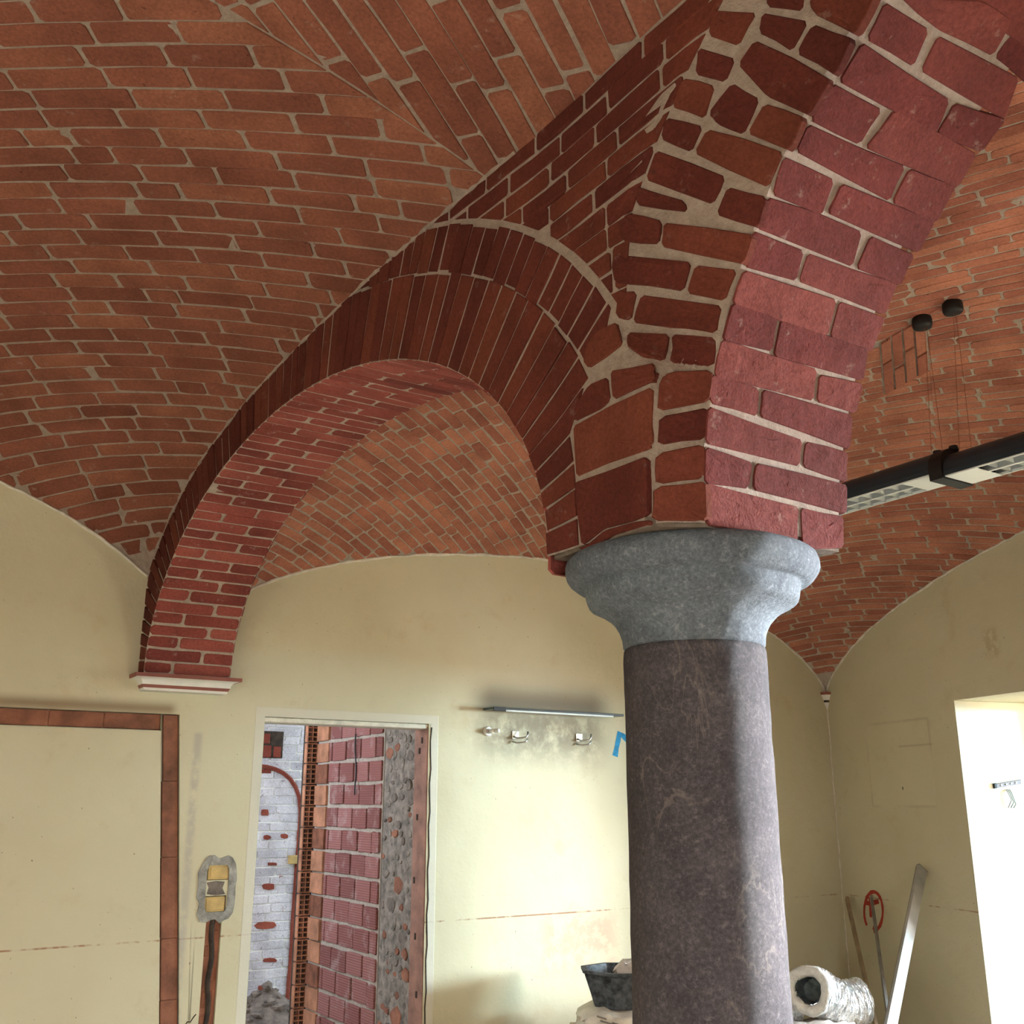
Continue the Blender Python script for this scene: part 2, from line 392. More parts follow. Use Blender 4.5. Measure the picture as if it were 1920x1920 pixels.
# ------------------------------------------------------------------ brick maker
def clip_poly(P, g):
    out = []; n = len(P)
    vals = [g(*p) for p in P]
    for i in range(n):
        a, b = P[i], P[(i+1) % n]; va, vb = vals[i], vals[(i+1) % n]
        if va >= 0: out.append(a)
        if (va >= 0) != (vb >= 0):
            k = va/(va - vb); out.append((a[0]+(b[0]-a[0])*k, a[1]+(b[1]-a[1])*k))
    res = []
    for p in out:
        if not res or abs(p[0]-res[-1][0]) + abs(p[1]-res[-1][1]) > .003: res.append(p)
    if len(res) > 1 and abs(res[0][0]-res[-1][0]) + abs(res[0][1]-res[-1][1]) <= .003: res.pop()
    return res
def area2(P): return .5*sum(P[i][0]*P[(i+1) % len(P)][1] - P[(i+1) % len(P)][0]*P[i][1] for i in range(len(P)))
def inset(P, d):
    n = len(P); out = []; sg = 1 if area2(P) > 0 else -1
    for i in range(n):
        a, b, c = P[i-1], P[i], P[(i+1) % n]
        u = (b[0]-a[0], b[1]-a[1]); v = (c[0]-b[0], c[1]-b[1])
        lu = math.hypot(*u) or 1; lv = math.hypot(*v) or 1
        n1 = (-u[1]/lu*sg, u[0]/lu*sg); n2 = (-v[1]/lv*sg, v[0]/lv*sg)
        m = (n1[0]+n2[0], n1[1]+n2[1]); k = 1/max(.5, (m[0]**2+m[1]**2)/2*1.0)
        out.append((b[0]+m[0]*.5*d*2*k*.5*2*.5, b[1]+m[1]*.5*d*2*k*.5*2*.5))
    return out
def rect_outline(u0, u1, v0, v1, jit=.002, cut=.011):
    r = random.uniform; c = [min(r(.4, 1.2)*cut, (u1-u0)*.3, (v1-v0)*.35) for _ in range(4)]
    um = (u0+u1)/2 + r(-.02, .02)
    P = [(u0+c[0], v0), (um, v0+r(-jit, jit)), (u1-c[1], v0), (u1, v0+c[1]), (u1, v1-c[2]), (u1-c[2], v1), (um, v1+r(-jit, jit)), (u0+c[3], v1), (u0, v1-c[3]), (u0, v0+c[0])]
    k = r(-jit, jit)*1.2
    return [(a+r(-jit, jit)*.8, b+r(-jit, jit)*.8+k) for a, b in P]
def brick(P, mapf, proud=.0045, depth=.014, ch=.0035, fine=False):
    """P: outline in surface coordinates, mapf(p, q, off) -> point; returns verts, faces"""
    n = len(P); h = proud*random.uniform(.5, 1.5); tl = random.uniform(-.002, .002)
    Q = inset(P, ch)
    c0 = sum(p[0] for p in P)/n
    L_ = max(abs(p[0]-c0) for p in P) or 1
    v = [mapf(p[0], p[1], -depth) for p in P]
    v += [mapf(p[0], p[1], h - ch*.75 + tl*(p[0]-c0)/L_) for p in P]
    v += [mapf(p[0], p[1], h + tl*(p[0]-c0)/L_ + random.uniform(-.0008, .0008)) for p in Q]
    f = []
    for r in (0, n):
        for i in range(n):
            j = (i+1) % n; f.append((r+i, r+j, r+n+j, r+n+i))
    if not fine: f.append(tuple(range(2*n, 3*n))); return v, f
    cx = sum(p[0] for p in Q)/n; cy = sum(p[1] for p in Q)/n
    v = v[2*n:3*n] + v[:2*n]                      # keep the visible outline last for size sorting
    v = v[n:] + [mapf(p[0], p[1], h) for p in Q]
    v = v[:3*n]
    for kk in (.66, .33): v += [mapf(cx + (p[0]-cx)*kk, cy + (p[1]-cy)*kk, h + random.uniform(-.001, .001)) for p in Q]
    for r in (2*n, 3*n):
        for i in range(n): j = (i+1) % n; f.append((r+i, r+j, r+n+j, r+n+i))
    f.append(tuple(range(4*n, 5*n)))
    return v, f
def polyclean(P, mn): return len(P) >= 3 and abs(area2(P)) > mn

OCC_V = []; OCC_F = []
def occluder(v, f):
    n = len(OCC_V); OCC_V.extend(v); OCC_F.extend([tuple(n+i for i in q) for q in f])
PENDING = []                            # (parent, material, list of brick meshes, limit)
def emit(parent, mat, bricks, limit=300):
    PENDING.append((parent, mat, bricks, limit))
def finish_bricks():
    bvh = BVHTree.FromPolygons(OCC_V, OCC_F)
    O = Vector((0, 0, CAMH))
    for parent, mat, bricks, limit in PENDING:
        sc = []
        for i, (v, f) in enumerate(bricks):
            n = max(x[1] - x[0] for x in ((0, len(v)//3),)) if len(v) % 3 == 0 and len(f[-1]) == len(v)//3 else len(f[-1]); top = v[2*n:3*n]; c = sum(top, Vector())/n
            pr = [proj(p) for p in top]; a = 0
            if all(pr):
                cx = sum(p[0] for p in pr)/n; cy = sum(p[1] for p in pr)/n
                a = abs(area2(pr))
                if not (-60 < cx < 1980 and -60 < cy < 1980): a = 0
                elif a > 0:
                    vis = 0
                    for q in (c, c*.4 + top[0]*.6, c*.4 + top[n//2]*.6):
                        d = q - O; ln = d.length
                        h = bvh.ray_cast(O, d.normalized(), ln - .03)
                        if h[0] is None: vis += 1
                    a *= vis/3
            sc.append((a, i))
        sc.sort(reverse=True)
        big = [i for a, i in sc[:limit] if a > 25]; bs = set(big)
        for i in big:
            v, f = bricks[i]; mesh_obj('brick', v, f, mat, parent, tints=[random.random()]*len(v))
        V = []; F = []; T = []
        for i, (v, f) in enumerate(bricks):
            if i in bs: continue
            n = len(V); V += v; F += [tuple(n+k for k in q) for q in f]; T += [random.random()]*len(v)
        if V:
            o = mesh_obj('brick_courses', V, F, mat, parent, tints=T); o['kind'] = 'stuff'

def vault_rows(zf, dirv, clips, urange, vrange, rowh, blen, vseed, uref=None, gap=.006, hole=None):
    """courses lying along dirv (plan), mapped on z = zf(s, t), seen from below"""
    du = Vector(dirv).normalized(); dv = Vector((-du.y, du.x))
    def mp(p, q, off):
        s = du.x*p + dv.x*q; t = du.y*p + dv.y*q
        z = zf(s, t); h = .01; zs = (zf(s+h, t) - zf(s-h, t))/(2*h); zt = (zf(s, t+h) - zf(s, t-h))/(2*h)
        k = off/sqrt(1 + zs*zs + zt*zt)
        return W(s + zs*k, t + zt*k, z - k)
    out = []; v = vrange[0]; row = 0
    def inside(u, v): return all(g(du.x*u+dv.x*v, du.y*u+dv.y*v) > 0 for g in clips)
    def zz(u, v): return zf(du.x*u+dv.x*v, du.y*u+dv.y*v)
    while v < vrange[1]:
        ins = [urange[0] + (urange[1]-urange[0])*i/60 for i in range(61)]
        ins = [u for u in ins if inside(u, v + .03)]
        if not ins: v += rowh*.9; row += 1; continue
        um = (ins[0]+ins[-1])/2
        sl = max(-2.2, min(2.2, (zz(um, v+.02) - zz(um, v-.02))/.04)); dvv = rowh/sqrt(1 + sl*sl)
        u = ins[0] - .3 - random.random()*.25
        drift = random.uniform(-.004, .004)
        while u < ins[-1] + .3:
            su = max(-2.2, min(2.2, (zz(u+.1, v) - zz(u+.06, v))/.04))
            ln = blen*random.uniform(.86, 1.1)*(1 if random.random() > .08 else .5)/sqrt(1 + su*su)
            g1 = gap*random.uniform(.5, 1.3); g2 = gap*random.uniform(.45, 1.1)
            P = rect_outline(u+g1, u+ln-g1, v+g2*.7, v+dvv-g2*.7, .0022)
            a0 = abs(area2(P))
            for g in clips:
                if not P: break
                P = clip_poly(P, lambda p, q, g=g: g(du.x*p+dv.x*q, du.y*p+dv.y*q))
            pcs = [P]
            if hole and P:
                H_ = [(h_[0]*du.x + h_[1]*du.y, h_[0]*dv.x + h_[1]*dv.y) for h_ in hole]
                c0 = (sum(p[0] for p in P)/len(P), sum(p[1] for p in P)/len(P))
                hc = (sum(p[0] for p in H_)/4, sum(p[1] for p in H_)/4)
                if abs(c0[0]-hc[0]) + abs(c0[1]-hc[1]) < 1.0:
                    sg = 1 if area2(H_) > 0 else -1; pcs = []; rest = P
                    for i_ in range(4):
                        a_, b_ = H_[i_], H_[(i_+1) % 4]; ex, ey = b_[0]-a_[0], b_[1]-a_[1]; le = math.hypot(ex, ey)
                        fo = lambda p, q: -sg*(ex*(q-a_[1]) - ey*(p-a_[0]))/le - .004
                        o_ = clip_poly(rest, fo) if rest else []
                        if o_: pcs.append(o_)
                        rest = clip_poly(rest, lambda p, q: -fo(p, q)) if rest else []
            for P in pcs:
                if polyclean(P, a0*.12): out.append(brick(P, mp, .0028, .012, .003))
            u += ln
        v += dvv; row += 1
    return out

def grid_mesh(fn, nu, nv):
    V = [fn(i/nu, j/nv) for j in range(nv+1) for i in range(nu+1)]
    F = [(j*(nu+1)+i, j*(nu+1)+i+1, (j+1)*(nu+1)+i+1, (j+1)*(nu+1)+i) for j in range(nv) for i in range(nu)]
    return V, F

# ------------------------------------------------------------------ the two vaults
vault_a = empty('ceiling', kind='structure', label='left brick vault rising over the bay in front of the arch')
V, F = grid_mesh(lambda u, v: (lambda s, t: W(s, t, zA(s, t)))(SL - .05 + u*(-.12 - SL), TF + v*(TW + .05 - TF)), 70, 90)
mesh_obj('mortar_bed', V, F, 'mortar', vault_a, True)
gap = .006
GS = lambda s, t: .5 + .035*sin(s*9)
cl_low = [lambda s, t: t - .505, lambda s, t: TW - .004 - t, lambda s, t: EL(t, zA(s, t)) + .002 - s, lambda s, t: s - SL]
cl_up = [lambda s, t: .495 - t, lambda s, t: t - TF, lambda s, t: EL(t, zA(s, t)) + .002 - s, lambda s, t: s - SL]
bA = vault_rows(zA, (1, -.83), cl_low, (-6.5, 1), (-3.2, 3.2), .0815, .31, 0, gap=.0075)
bA += vault_rows(zA, (1, .55), cl_up, (-6.5, 1), (-4.2, 3.6), .083, .30, 0, gap=.0075)
emit(vault_a, 'brick_vault', bA)

vault_b = empty('ceiling', kind='structure', label='right brick vault beyond the arch and behind the long lamp')
def fB(u, v):
    t = TF + v*(TW + .05 - TF); l = eR(t) - .02; r = right_s(t) + .05; s = l + u*(r - l); return W(s, t, zB(s, t))
V, F = grid_mesh(fB, 80, 100)
mesh_obj('mortar_bed', V, F, 'mortar_light', vault_b, True)
SEAM = 2.05
ps = [(1650, 642), (1735, 592), (1742, 690), (1658, 738)]
def inter(x, y, zf):
    r = ray(x, y); O = Vector((0, 0, CAMH)); k = .8; prev = None
    while k < 14:
        s, t, z = to_st(O + r*k); g = z - zf(s, t)
        if prev is not None and prev < 0 <= g: return s, t
        prev = g; k += .004
PP = [inter(x, y, zB) for x, y in ps]
def in_patch(s, t, m=0):
    sg = 1 if area2(PP) > 0 else -1; d = 9
    for i in range(4):
        a, b2 = PP[i], PP[(i+1) % 4]; ex, ey = b2[0]-a[0], b2[1]-a[1]; ln = math.hypot(ex, ey)
        d = min(d, sg*(ex*(t-a[1]) - ey*(s-a[0]))/ln)
    return d - m
SEAMF = lambda t: .9 + .4*t
cl_bl = [lambda s, t: SEAMF(t) - .004 - s, lambda s, t: TW - .004 - t, lambda s, t: s - eR(t) - .003, lambda s, t: t - TF]
cl_br = [lambda s, t: s - SEAMF(t) - .004, lambda s, t: TW - .004 - t, lambda s, t: right_s(t) - .003 - s, lambda s, t: t - TF]
bB = vault_rows(zB, (1, .8), cl_bl, (-4, 4.5), (-3.4, 3.2), .0585, .245, 0, gap=.0072)
bR = vault_rows(zB, (1, -2.0), cl_br, (-3.5, 8), (-1.9, 7.5), .062, .26, 0, gap=.0070, hole=PP)
duP = Vector((1, -2.0)).normalized()
def keep(b):
    n = len(b[0])//3; c = sum(b[0][2*n:], Vector())/n; s, t, _ = to_st(c); return in_patch(s, t) < -.01
# an old infill of upright bricks breaks the courses above the lamp
def bil(u, v):
    a, b2, c, d = PP; return ((a[0]*(1-u)+b2[0]*u)*(1-v) + (d[0]*(1-u)+c[0]*u)*v, (a[1]*(1-u)+b2[1]*u)*(1-v) + (d[1]*(1-u)+c[1]*u)*v)
def mpP(p, q, off):
    s, t = bil(p, q); return W(s, t, zB(s, t) - off)
for i in range(4):
    for j in range(2):
        u0, u1 = i/4 + .02, (i+1)/4 - .02; sp = .5 + (.12 if i % 2 else -.1)
        v0, v1 = (0, sp - .02) if j == 0 else (sp + .02, 1)
        bR.append(brick([(u0, v0), (u1, v0), (u1, v1), (u0, v1)], mpP, .010, .014, .004))
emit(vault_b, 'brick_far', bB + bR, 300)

# ------------------------------------------------------------------ arches
def arc_table(c, a, b, n=400, ext=0):
    T = [(0.0, c + a, Z0)]; L_ = 0; px, pz = c + a, Z0
    for i in range(1, n+1):
        th = pi*i/n; x = c + a*cos(th); z = Z0 + b*sin(th); L_ += math.hypot(x-px, z-pz); T.append((L_, x, z)); px, pz = x, z
    return T
def arc_at(T, s):
    if s <= 0: return T[0][1], Z0 + s, 1.0, 0.0
    if s >= T[-1][0]: return T[-1][1], Z0 - (s - T[-1][0]), -1.0, 0.0
    lo, hi = 0, len(T)-1
    while hi - lo > 1:
        m_ = (lo+hi)//2
        if T[m_][0] <= s: lo = m_
        else: hi = m_
    f = (s - T[lo][0])/(T[hi][0] - T[lo][0])
    x = T[lo][1] + f*(T[hi][1]-T[lo][1]); z = T[lo][2] + f*(T[hi][2]-T[lo][2])
    tx, tz = T[hi][1]-T[lo][1], T[hi][2]-T[lo][2]; l = math.hypot(tx, tz)
    return x, z, tz/l, -tx/l          # point and outward normal
TA = arc_table(AC, AA, AB); TCt = arc_table(CC, CA, CB)
LA = TA[-1][0]; LC = TCt[-1][0]

arch_a = empty('brick_arch', label='dark brick arch from the stone column down to the white corbel on the back wall', cat='arch')
arch_c = empty('brick_arch', label='broad brick arch rising from the column to the upper right, its underside lit pink', cat='arch')
# cores: left face, right face, soffit
def zbot(t):
    if t > AC - AA and t < AC + AA: return ziA(t)
    if t < CC + CA: return ziC(t)
    return Z0 - .01
def col_ts(c, a, n): return [c - a*cos(pi*i/n) for i in range(n+1)]
def face_core(ts, side, parent):
    V = []; F = []; nz = 60
    for t in ts:
        zb = zbot(t); zt = (zA(-.3, t) if side < 0 else zB(eR(t), t)) + .06
        zt = max(zt, zb + .02)
        for j in range(nz+1):
            z = zb + (zt - zb)*j/nz; V.append(W(EL(t, z) if side < 0 else eR(t), t, z))
    n = nz+1
    F = [(i*n+j, (i+1)*n+j, (i+1)*n+j+1, i*n+j+1) for i in range(len(ts)-1) for j in range(nz)]
    mesh_obj('mortar_core', V, F, 'mortar', parent, False); occluder(V, F)
tsA = [.02 + (AC-AA-.0005-.02)*i/5 for i in range(6)] + col_ts(AC, AA-.0004, 70) + [AC+AA+.0005, TW]
tsC = [t for t in col_ts(CC, CA-.0004, 70)] + [CC+CA+.0005] + [-.26 + i*.04 for i in range(1, 8)]
face_core(tsA, -1, arch_a); face_core(tsA, 1, arch_a); face_core(tsC, -1, arch_c); face_core(tsC, 1, arch_c)
def soffit_core(T, parent, mat='mortar_light', n=90):
    V = []; F = []
    for i in range(n+1):
        t, z, nx, nz_ = arc_at(T, T[-1][0]*i/n); l = eL(t); r = eR(t)
        for k in range(5): V.append(W(l + (r-l)*k/4, t, z))
    F = [(i*5+k, i*5+k+1, (i+1)*5+k+1, (i+1)*5+k) for i in range(n) for k in range(4)]
    mesh_obj('mortar_soffit', V, F, mat, parent, True); occluder(V, F)
soffit_core(TA, arch_a); soffit_core(TCt, arch_c, 'mortar')
# bedding under the pier on the capital
mb = MB(); poly = [(-.185, -.258), (.272, -.258), (.272, -.1), (.145, .2), (-.29, .2), (-.30, -.19)]
for zz_ in (2.262, 2.285):
    mb.v += [W(s, t, zz_) for s, t in poly]
mb.f = [(0,1,2,3,4,5)] + [(i, (i+1) % 6, 6+(i+1) % 6, 6+i) for i in range(6)] + [(11,10,9,8,7,6)]
mb.build('mortar_bedding', 'mortar_dim', arch_a)

def map_soffit(T):
    def mp(p, q, off):                # p across from the centre line, q along the arc
        t, z, nx, nz_ = arc_at(T, q); m_ = (eL(t)+eR(t))/2; t2 = t - nx*off*(1 if True else 0); z2 = z - nz_*off
        return W(m_ + p, t2, z2)
    return mp
# arc_at's normal points outward (away from the opening); bricks sit proud into the opening
def fix_normal(T):
    c = T[0][1]
    return T
def map_left(p, q, off):              # p = t, q = z
    h = .004; e0 = EL(p, q); et = (EL(p+h, q) - EL(p-h, q))/(2*h); ez = (EL(p, q+h) - EL(p, q-h))/(2*h)
    k = off/sqrt(1 + et*et + ez*ez)
    return W(e0 - k, p + et*k, q + ez*k)
def map_right(p, q, off): return W(eR(p) + off, p, q)

def soffit_bricks(T, l0, l1, step, full, half, gap=.008):
    out = []; q = l0; i = 0; mp = map_soffit(T)
    while q < l1:
        st = step*random.uniform(.93, 1.07); t, z, _, _ = arc_at(T, q); hw = (eR(t) - eL(t))/2
        cut = (-hw + (full if i % 2 else half))*1.0 + random.uniform(-.012, .012)
        for a, b2 in ((-hw, cut), (cut, hw)):
            g = gap*random.uniform(.6, 1.3); P = rect_outline(a + (g if a == cut else .001), b2 - (g if b2 == cut else .001), q+g*.6, q+st-g*.6, .0022)
            out.append(brick(P, mp, .0032, .012, .003))
        q += st; i += 1
    return out
def ring_bricks(T, l0, l1, layers, th, clips, mapf, gap=.005):
    out = []
    for (h0, h1) in layers:
        q = l0
        while q < l1:
            hm = (h0+h1)/2
            x0, z0, a0, b0 = arc_at(T, q); x1, z1, a1, b1 = arc_at(T, q + .03)
            gr = math.hypot(x1+a1*hm-x0-a0*hm, z1+b1*hm-z0-b0*hm)/.03
            st = th*random.uniform(.88, 1.12)/max(.6, gr)
            g = gap/max(.6, gr); hj0 = h0 + (random.uniform(-.006, .006) if h0 > 0 else 0); hj1 = h1 + random.uniform(-.006, .006)
            P = []
            hs = [hj0 + gap*.6, (hj0+hj1)/2, hj1 - gap*.6]
            for h in hs: x, z, a, b2 = arc_at(T, q + g); P.append((x + a*h, z + b2*h))
            for h in hs[::-1]: x, z, a, b2 = arc_at(T, q + st - g); P.append((x + a*h, z + b2*h))
            P = [(a+random.uniform(-.0015, .0015), b2+random.uniform(-.0015, .0015)) for a, b2 in P]
            a0_ = abs(area2(P))
            for c_ in clips:
                if P: P = clip_poly(P, c_)
            if polyclean(P, max(a0_*.1, .0004)): out.append(brick(P, mapf, .005, .014, .0035))
            q += st
    return out
def tb(z): return lerp_tab(z, (2.26, 2.47, 2.62, 2.71, 2.84, 3.05), (.07, .08, .11, .01, -.10, -.03))
RA = .46
clipsA = [lambda t, z: zA(EL(t, z), t) - .002 - z, lambda t, z: t - tb(z) - .006, lambda t, z: TW - .003 - t, lambda t, z: dC(t, z) - wC(z) - .006]
bk = ring_bricks(TA, LA*0 , LA, [(0, .30), (.30, RA)], .074, clipsA, map_left)
spand = []
z = 2.7
while z < 3.75:
    hgt = .066*random.uniform(.92, 1.08); t = -1.6 - random.random()*.2
    while t < 1.6:
        ln = .25*random.uniform(.8, 1.1); tilt = random.uniform(-.004, .004)
        P = rect_outline(t+.006, t+ln-.006, z+.004+tilt, z+hgt-.004+tilt, .0022, .008); a0 = abs(area2(P))
        for c_ in (lambda t, z: zA(EL(t, z), t) - .003 - z, lambda t, z: dA(t, z) - RA - .008, lambda t, z: dC(t, z) - wC(z) + .022, lambda t, z: t - tb(z) if z < 2.9 else 1):
            if P: P = clip_poly(P, c_)
        if polyclean(P, .0007): spand.append(brick(P, map_left, .004, .014, .0035))
        t += ln
    z += hgt
emit(arch_a, 'brick_face_shaded', bk + spand, 250)
emit(arch_a, 'brick_soffit_lit', soffit_bricks(TA, .004, LA, .066, .29, .15) , 160)
rg = ring_bricks(TA, 0, LA, [(0, .30)], .08, [lambda t, z: zB(eR(t), t) - .003 - z, lambda t, z: TW - .003 - t], map_right)
rg += ring_bricks(TCt, 0, LC, [(0, .36)], .1, [lambda t, z: zB(eR(t), t) - .003 - z, lambda t, z: -t - .05], map_right)
emit(arch_a, 'brick_arch', rg, 0)

V_ = [3.45 - i*.028 for i in range(112)]
mb = MB(); mb.tube([W(EL(t, zA(-.4, t)) - .002, t, zA(EL(t, zA(-.4, t)), t) - .001) for t in V_], [random.uniform(.003, .013) for _ in V_], 6); mb.build('mortar_fillet', 'mortar', arch_a)
# bricks of the pier and of the near arch, each placed on its real surface
def on_left(x, y):
    r = ray(x, y); O = Vector((0, 0, CAMH)); k = 1.5
    while k < 5:
        s, t, z = to_st(O + r*k)
        if s - EL(t, z) >= 0: break
        k += .0015
    return t, z
def q2(lst, ox, oy, sc): return [[(ox + x/sc, oy + y/sc) for x, y in b] for b in lst]
wedge = [[(1081,906),(1145,884),(1213,858),(1214,966),(1190,976),(1135,990),(1094,1022),(1086,960)],
 [(1077,800),(1149,760),(1222,727),(1223,835),(1206,846),(1140,868),(1083,893),(1080,850)],
 [(1071,776),(1108,722),(1140,709),(1145,750),(1130,765),(1080,789)],
 [(1149,697),(1230,686),(1229,713),(1153,748)],
 [(1108,637),(1130,618),(1157,606),(1167,646),(1139,668),(1106,690),(1095,676)],
 [(1180,627),(1255,629),(1251,656),(1244,677),(1202,665),(1178,647)],
 [(1086,1026),(1094,1030),(1135,996),(1190,980),(1222,977),(1222,982),(1150,1002),(1100,1036)]]
face_c = [[(1230,915),(1323,903),(1326,974),(1290,976),(1227,974)], [(1233,852),(1320,835),(1320,896),(1235,907)],
 [(1240,783),(1329,766),(1324,822),(1236,834)], [(1241,712),(1257,699),(1335,696),(1331,752),(1236,769)],
 [(1262,629),(1342,634),(1338,687),(1258,680)], [(1160,547),(1194,549),(1184,600),(1157,594)],
 [(1204,555),(1353,575),(1343,624),(1189,604)], [(1150,497),(1157,480),(1296,494),(1282,545),(1219,535),(1157,531)],
 [(1305,499),(1381,508),(1359,563),(1290,549)], [(1178,402),(1241,416),(1236,457),(1170,452),(1165,425)],
 [(1247,420),(1413,442),(1396,494),(1243,462)], [(1196,352),(1284,379),(1289,397),(1197,384)],
 [(1231,284),(1360,333),(1337,382),(1213,336)], [(1366,353),(1437,370),(1421,425),(1346,402)],
 [(1251,223),(1317,239),(1297,284),(1241,260)], [(1328,245),(1395,262),(1468,288),(1441,350),(1366,317),(1305,287)],
 [(1282,149),(1340,163),(1322,221),(1263,200)], [(1373,157),(1424,187),(1395,252),(1347,232),(1330,212)],
 [(1436,197),(1508,222),(1482,281),(1406,250)], [(1416,78),(1490,112),(1557,152),(1519,215),(1441,180),(1387,121)],
 [(1312,93),(1378,112),(1361,153),(1307,139)], [(1337,22),(1418,26),(1386,85),(1331,66)],
 [(1431,27),(1514,42),(1486,95),(1426,61)], [(1526,48),(1598,74),(1568,140),(1497,100)],
 [(1521,0),(1560,-14),(1648,-14),(1607,64),(1530,26)], [(1440,-40),(1510,-30),(1505,20),(1440,12)]]
def to_bricks(polys, hitf, mapf, proud):
    out = []
    for P in polys:
        Q = [hitf(*p) for p in P]
        Q = inset(Q, -.0042)
        R_ = []
        for i, a in enumerate(Q):                       # soften the corners
            b2 = Q[(i+1) % len(Q)]; p0 = Q[i-1]
            d1 = math.hypot(a[0]-p0[0], a[1]-p0[1]) or 1; d2 = math.hypot(b2[0]-a[0], b2[1]-a[1]) or 1
            c1 = min(.009/d1, .3); c2 = min(.009/d2, .3)
            R_.append((a[0]+(p0[0]-a[0])*c1, a[1]+(p0[1]-a[1])*c1)); R_.append((a[0]+(b2[0]-a[0])*c2, a[1]+(b2[1]-a[1])*c2))
            if len(Q) < 6: R_.append(((a[0]+b2[0])/2 + random.uniform(-.0022, .0022), (a[1]+b2[1])/2 + random.uniform(-.0022, .0022)))
        out.append(brick(R_, mapf, proud, .014, .004, True))
    return out
emit(arch_a, 'brick_face_shaded', to_bricks(wedge, on_left, map_left, .006))
emit(arch_c, 'brick_face_shaded', to_bricks(face_c, on_left, map_left, .005))
def on_soffC(x, y):
    r = ray(x, y); O = Vector((0, 0, CAMH)); k = 1.5; pv = None
    while k < 4.5:
        s, t, z = to_st(O + r*k); g = (t - (CC+CA)) if z < Z0 else dC(t, z)
        if pv is not None and pv < 0 <= g: break
        pv = g; k += .001
    if z < Z0: Lq = z - Z0
    else:
        Lq = min(TCt, key=lambda q: (q[1]-t)**2 + (q[2]-z)**2)[0]
    return s - (eL(t)+eR(t))/2, Lq
s4 = [[(725,1020),(1072,1100),(1068,1228),(735,1165)], [(1082,1104),(1240,1140),(1240,1252),(1090,1250)],
 [(725,885),(898,930),(884,1030),(722,1006)], [(912,935),(1250,1018),(1248,1128),(902,1038)],
 [(735,728),(1085,850),(1074,945),(725,858)], [(1100,855),(1256,892),(1254,1005),(1090,948)],
 [(745,612),(922,662),(918,758),(742,714)], [(937,668),(1272,762),(1262,880),(928,762)],
 [(785,478),(1140,592),(1128,698),(758,604)], [(1152,600),(1312,640),(1285,752),(1142,700)],
 [(822,345),(988,395),(968,522),(788,470)], [(1006,403),(1160,455),(1328,515),(1312,628),(980,530)],
 [(868,212),(1208,330),(1178,454),(825,332)], [(1226,335),(1398,388),(1345,520),(1192,460)],
 [(905,65),(1092,135),(1062,248),(870,202)], [(1108,152),(1438,272),(1398,378),(1074,256)]]
s2 = [[(958,742),(1135,800),(1308,870),(1272,998),(1100,930),(918,858)], [(1345,882),(1508,950),(1455,1062),(1290,1008)],
 [(1022,582),(1208,670),(1162,798),(975,735)], [(1236,686),(1580,828),(1520,945),(1180,802)],
 [(1112,462),(1470,626),(1412,752),(1068,562)], [(1488,634),(1655,705),(1590,825),(1425,756)],
 [(1204,312),(1385,406),(1302,536),(1122,444)], [(1428,418),(1740,572),(1668,698),(1328,546)],
 [(1312,158),(1640,366),(1580,504),(1228,298)], [(1660,384),(1845,450),(1755,572),(1590,504)],
 [(1398,8),(1562,108),(1500,248),(1332,145)], [(1602,128),(1898,292),(1850,436),(1528,272)],
 [(1450,-10),(1762,0),(1862,82),(1792,212),(1600,102)], [(1892,108),(2010,178),(1960,325),(1808,216)]]
emit(arch_c, 'brick_arch', to_bricks(q2(s4, 960, 400, 2) + q2(s2, 960, 0, 2), on_soffC, map_soffit(TCt), .0045))
_, lq = on_soffC(1700, -18)
emit(arch_c, 'brick_arch', soffit_bricks(TCt, lq + .03, LC, .098, .31, .16), 60)
clipsC = [lambda t, z: zA(EL(t, z), t) - .002 - z]
emit(arch_c, 'brick_face_shaded', ring_bricks(TCt, lq - .02, LC, [(0, .20), (.20, .38)], .1, clipsC, map_left), 60)

# ------------------------------------------------------------------ column
column = empty('stone_column', label='grey granite column with a round moulded capital carrying the brick arches', cat='column')
def rough_lathe(prof, seg, amp, name, mat):
    mb = MB(); mb.lathe(prof, (CT.x, CT.y), seg)
    for v in mb.v:
        a = math.atan2(v.y-CT.y, v.x-CT.x); k = amp*(sin(7*a+v.z*23)*sin(5*v.z*9+a*3) + .6*sin(19*a-v.z*51))
        r = math.hypot(v.x-CT.x, v.y-CT.y)
        if r > .01: v.x += (v.x-CT.x)/r*k; v.y += (v.y-CT.y)/r*k
    o = mb.build(name, mat, column, True); occluder(mb.v, mb.f); return o
prof = [(.190, 0.10), (.188, .5), (.185, .9), (.1825, 1.17), (.1805, 1.41), (.1795, 1.65), (.179, 1.85), (.1785, 1.99), (.1775, 2.018), (.174, 2.024)]
P2 = []
for i in range(len(prof)-1):
    for k in range(4): f = k/4; P2.append((prof[i][0]*(1-f)+prof[i+1][0]*f, prof[i][1]*(1-f)+prof[i+1][1]*f))
P2.append(prof[-1])
rough_lathe(P2, 96, .0010, 'shaft', 'shaft')
cap = [(.173, 2.024), (.1785, 2.030), (.181, 2.05), (.187, 2.068), (.197, 2.086), (.213, 2.103), (.232, 2.117), (.250, 2.126), (.260, 2.131), (.2665, 2.138), (.271, 2.150), (.2735, 2.164), (.2745, 2.176), (.276, 2.181), (.290, 2.181), (.300, 2.186), (.311, 2.195), (.319, 2.207), (.3235, 2.221), (.3235, 2.236), (.319, 2.249), (.309, 2.259), (.296, 2.265), (.286, 2.268)]
rough_lathe(cap, 96, .0012, 'capital', 'capital')
mb = MB(); mb.lathe([(.26, 0), (.26, .08), (.235, .10), (.21, .12), (.19, .13)], (CT.x, CT.y), 48); mb.build('base', 'shaft', column, True)

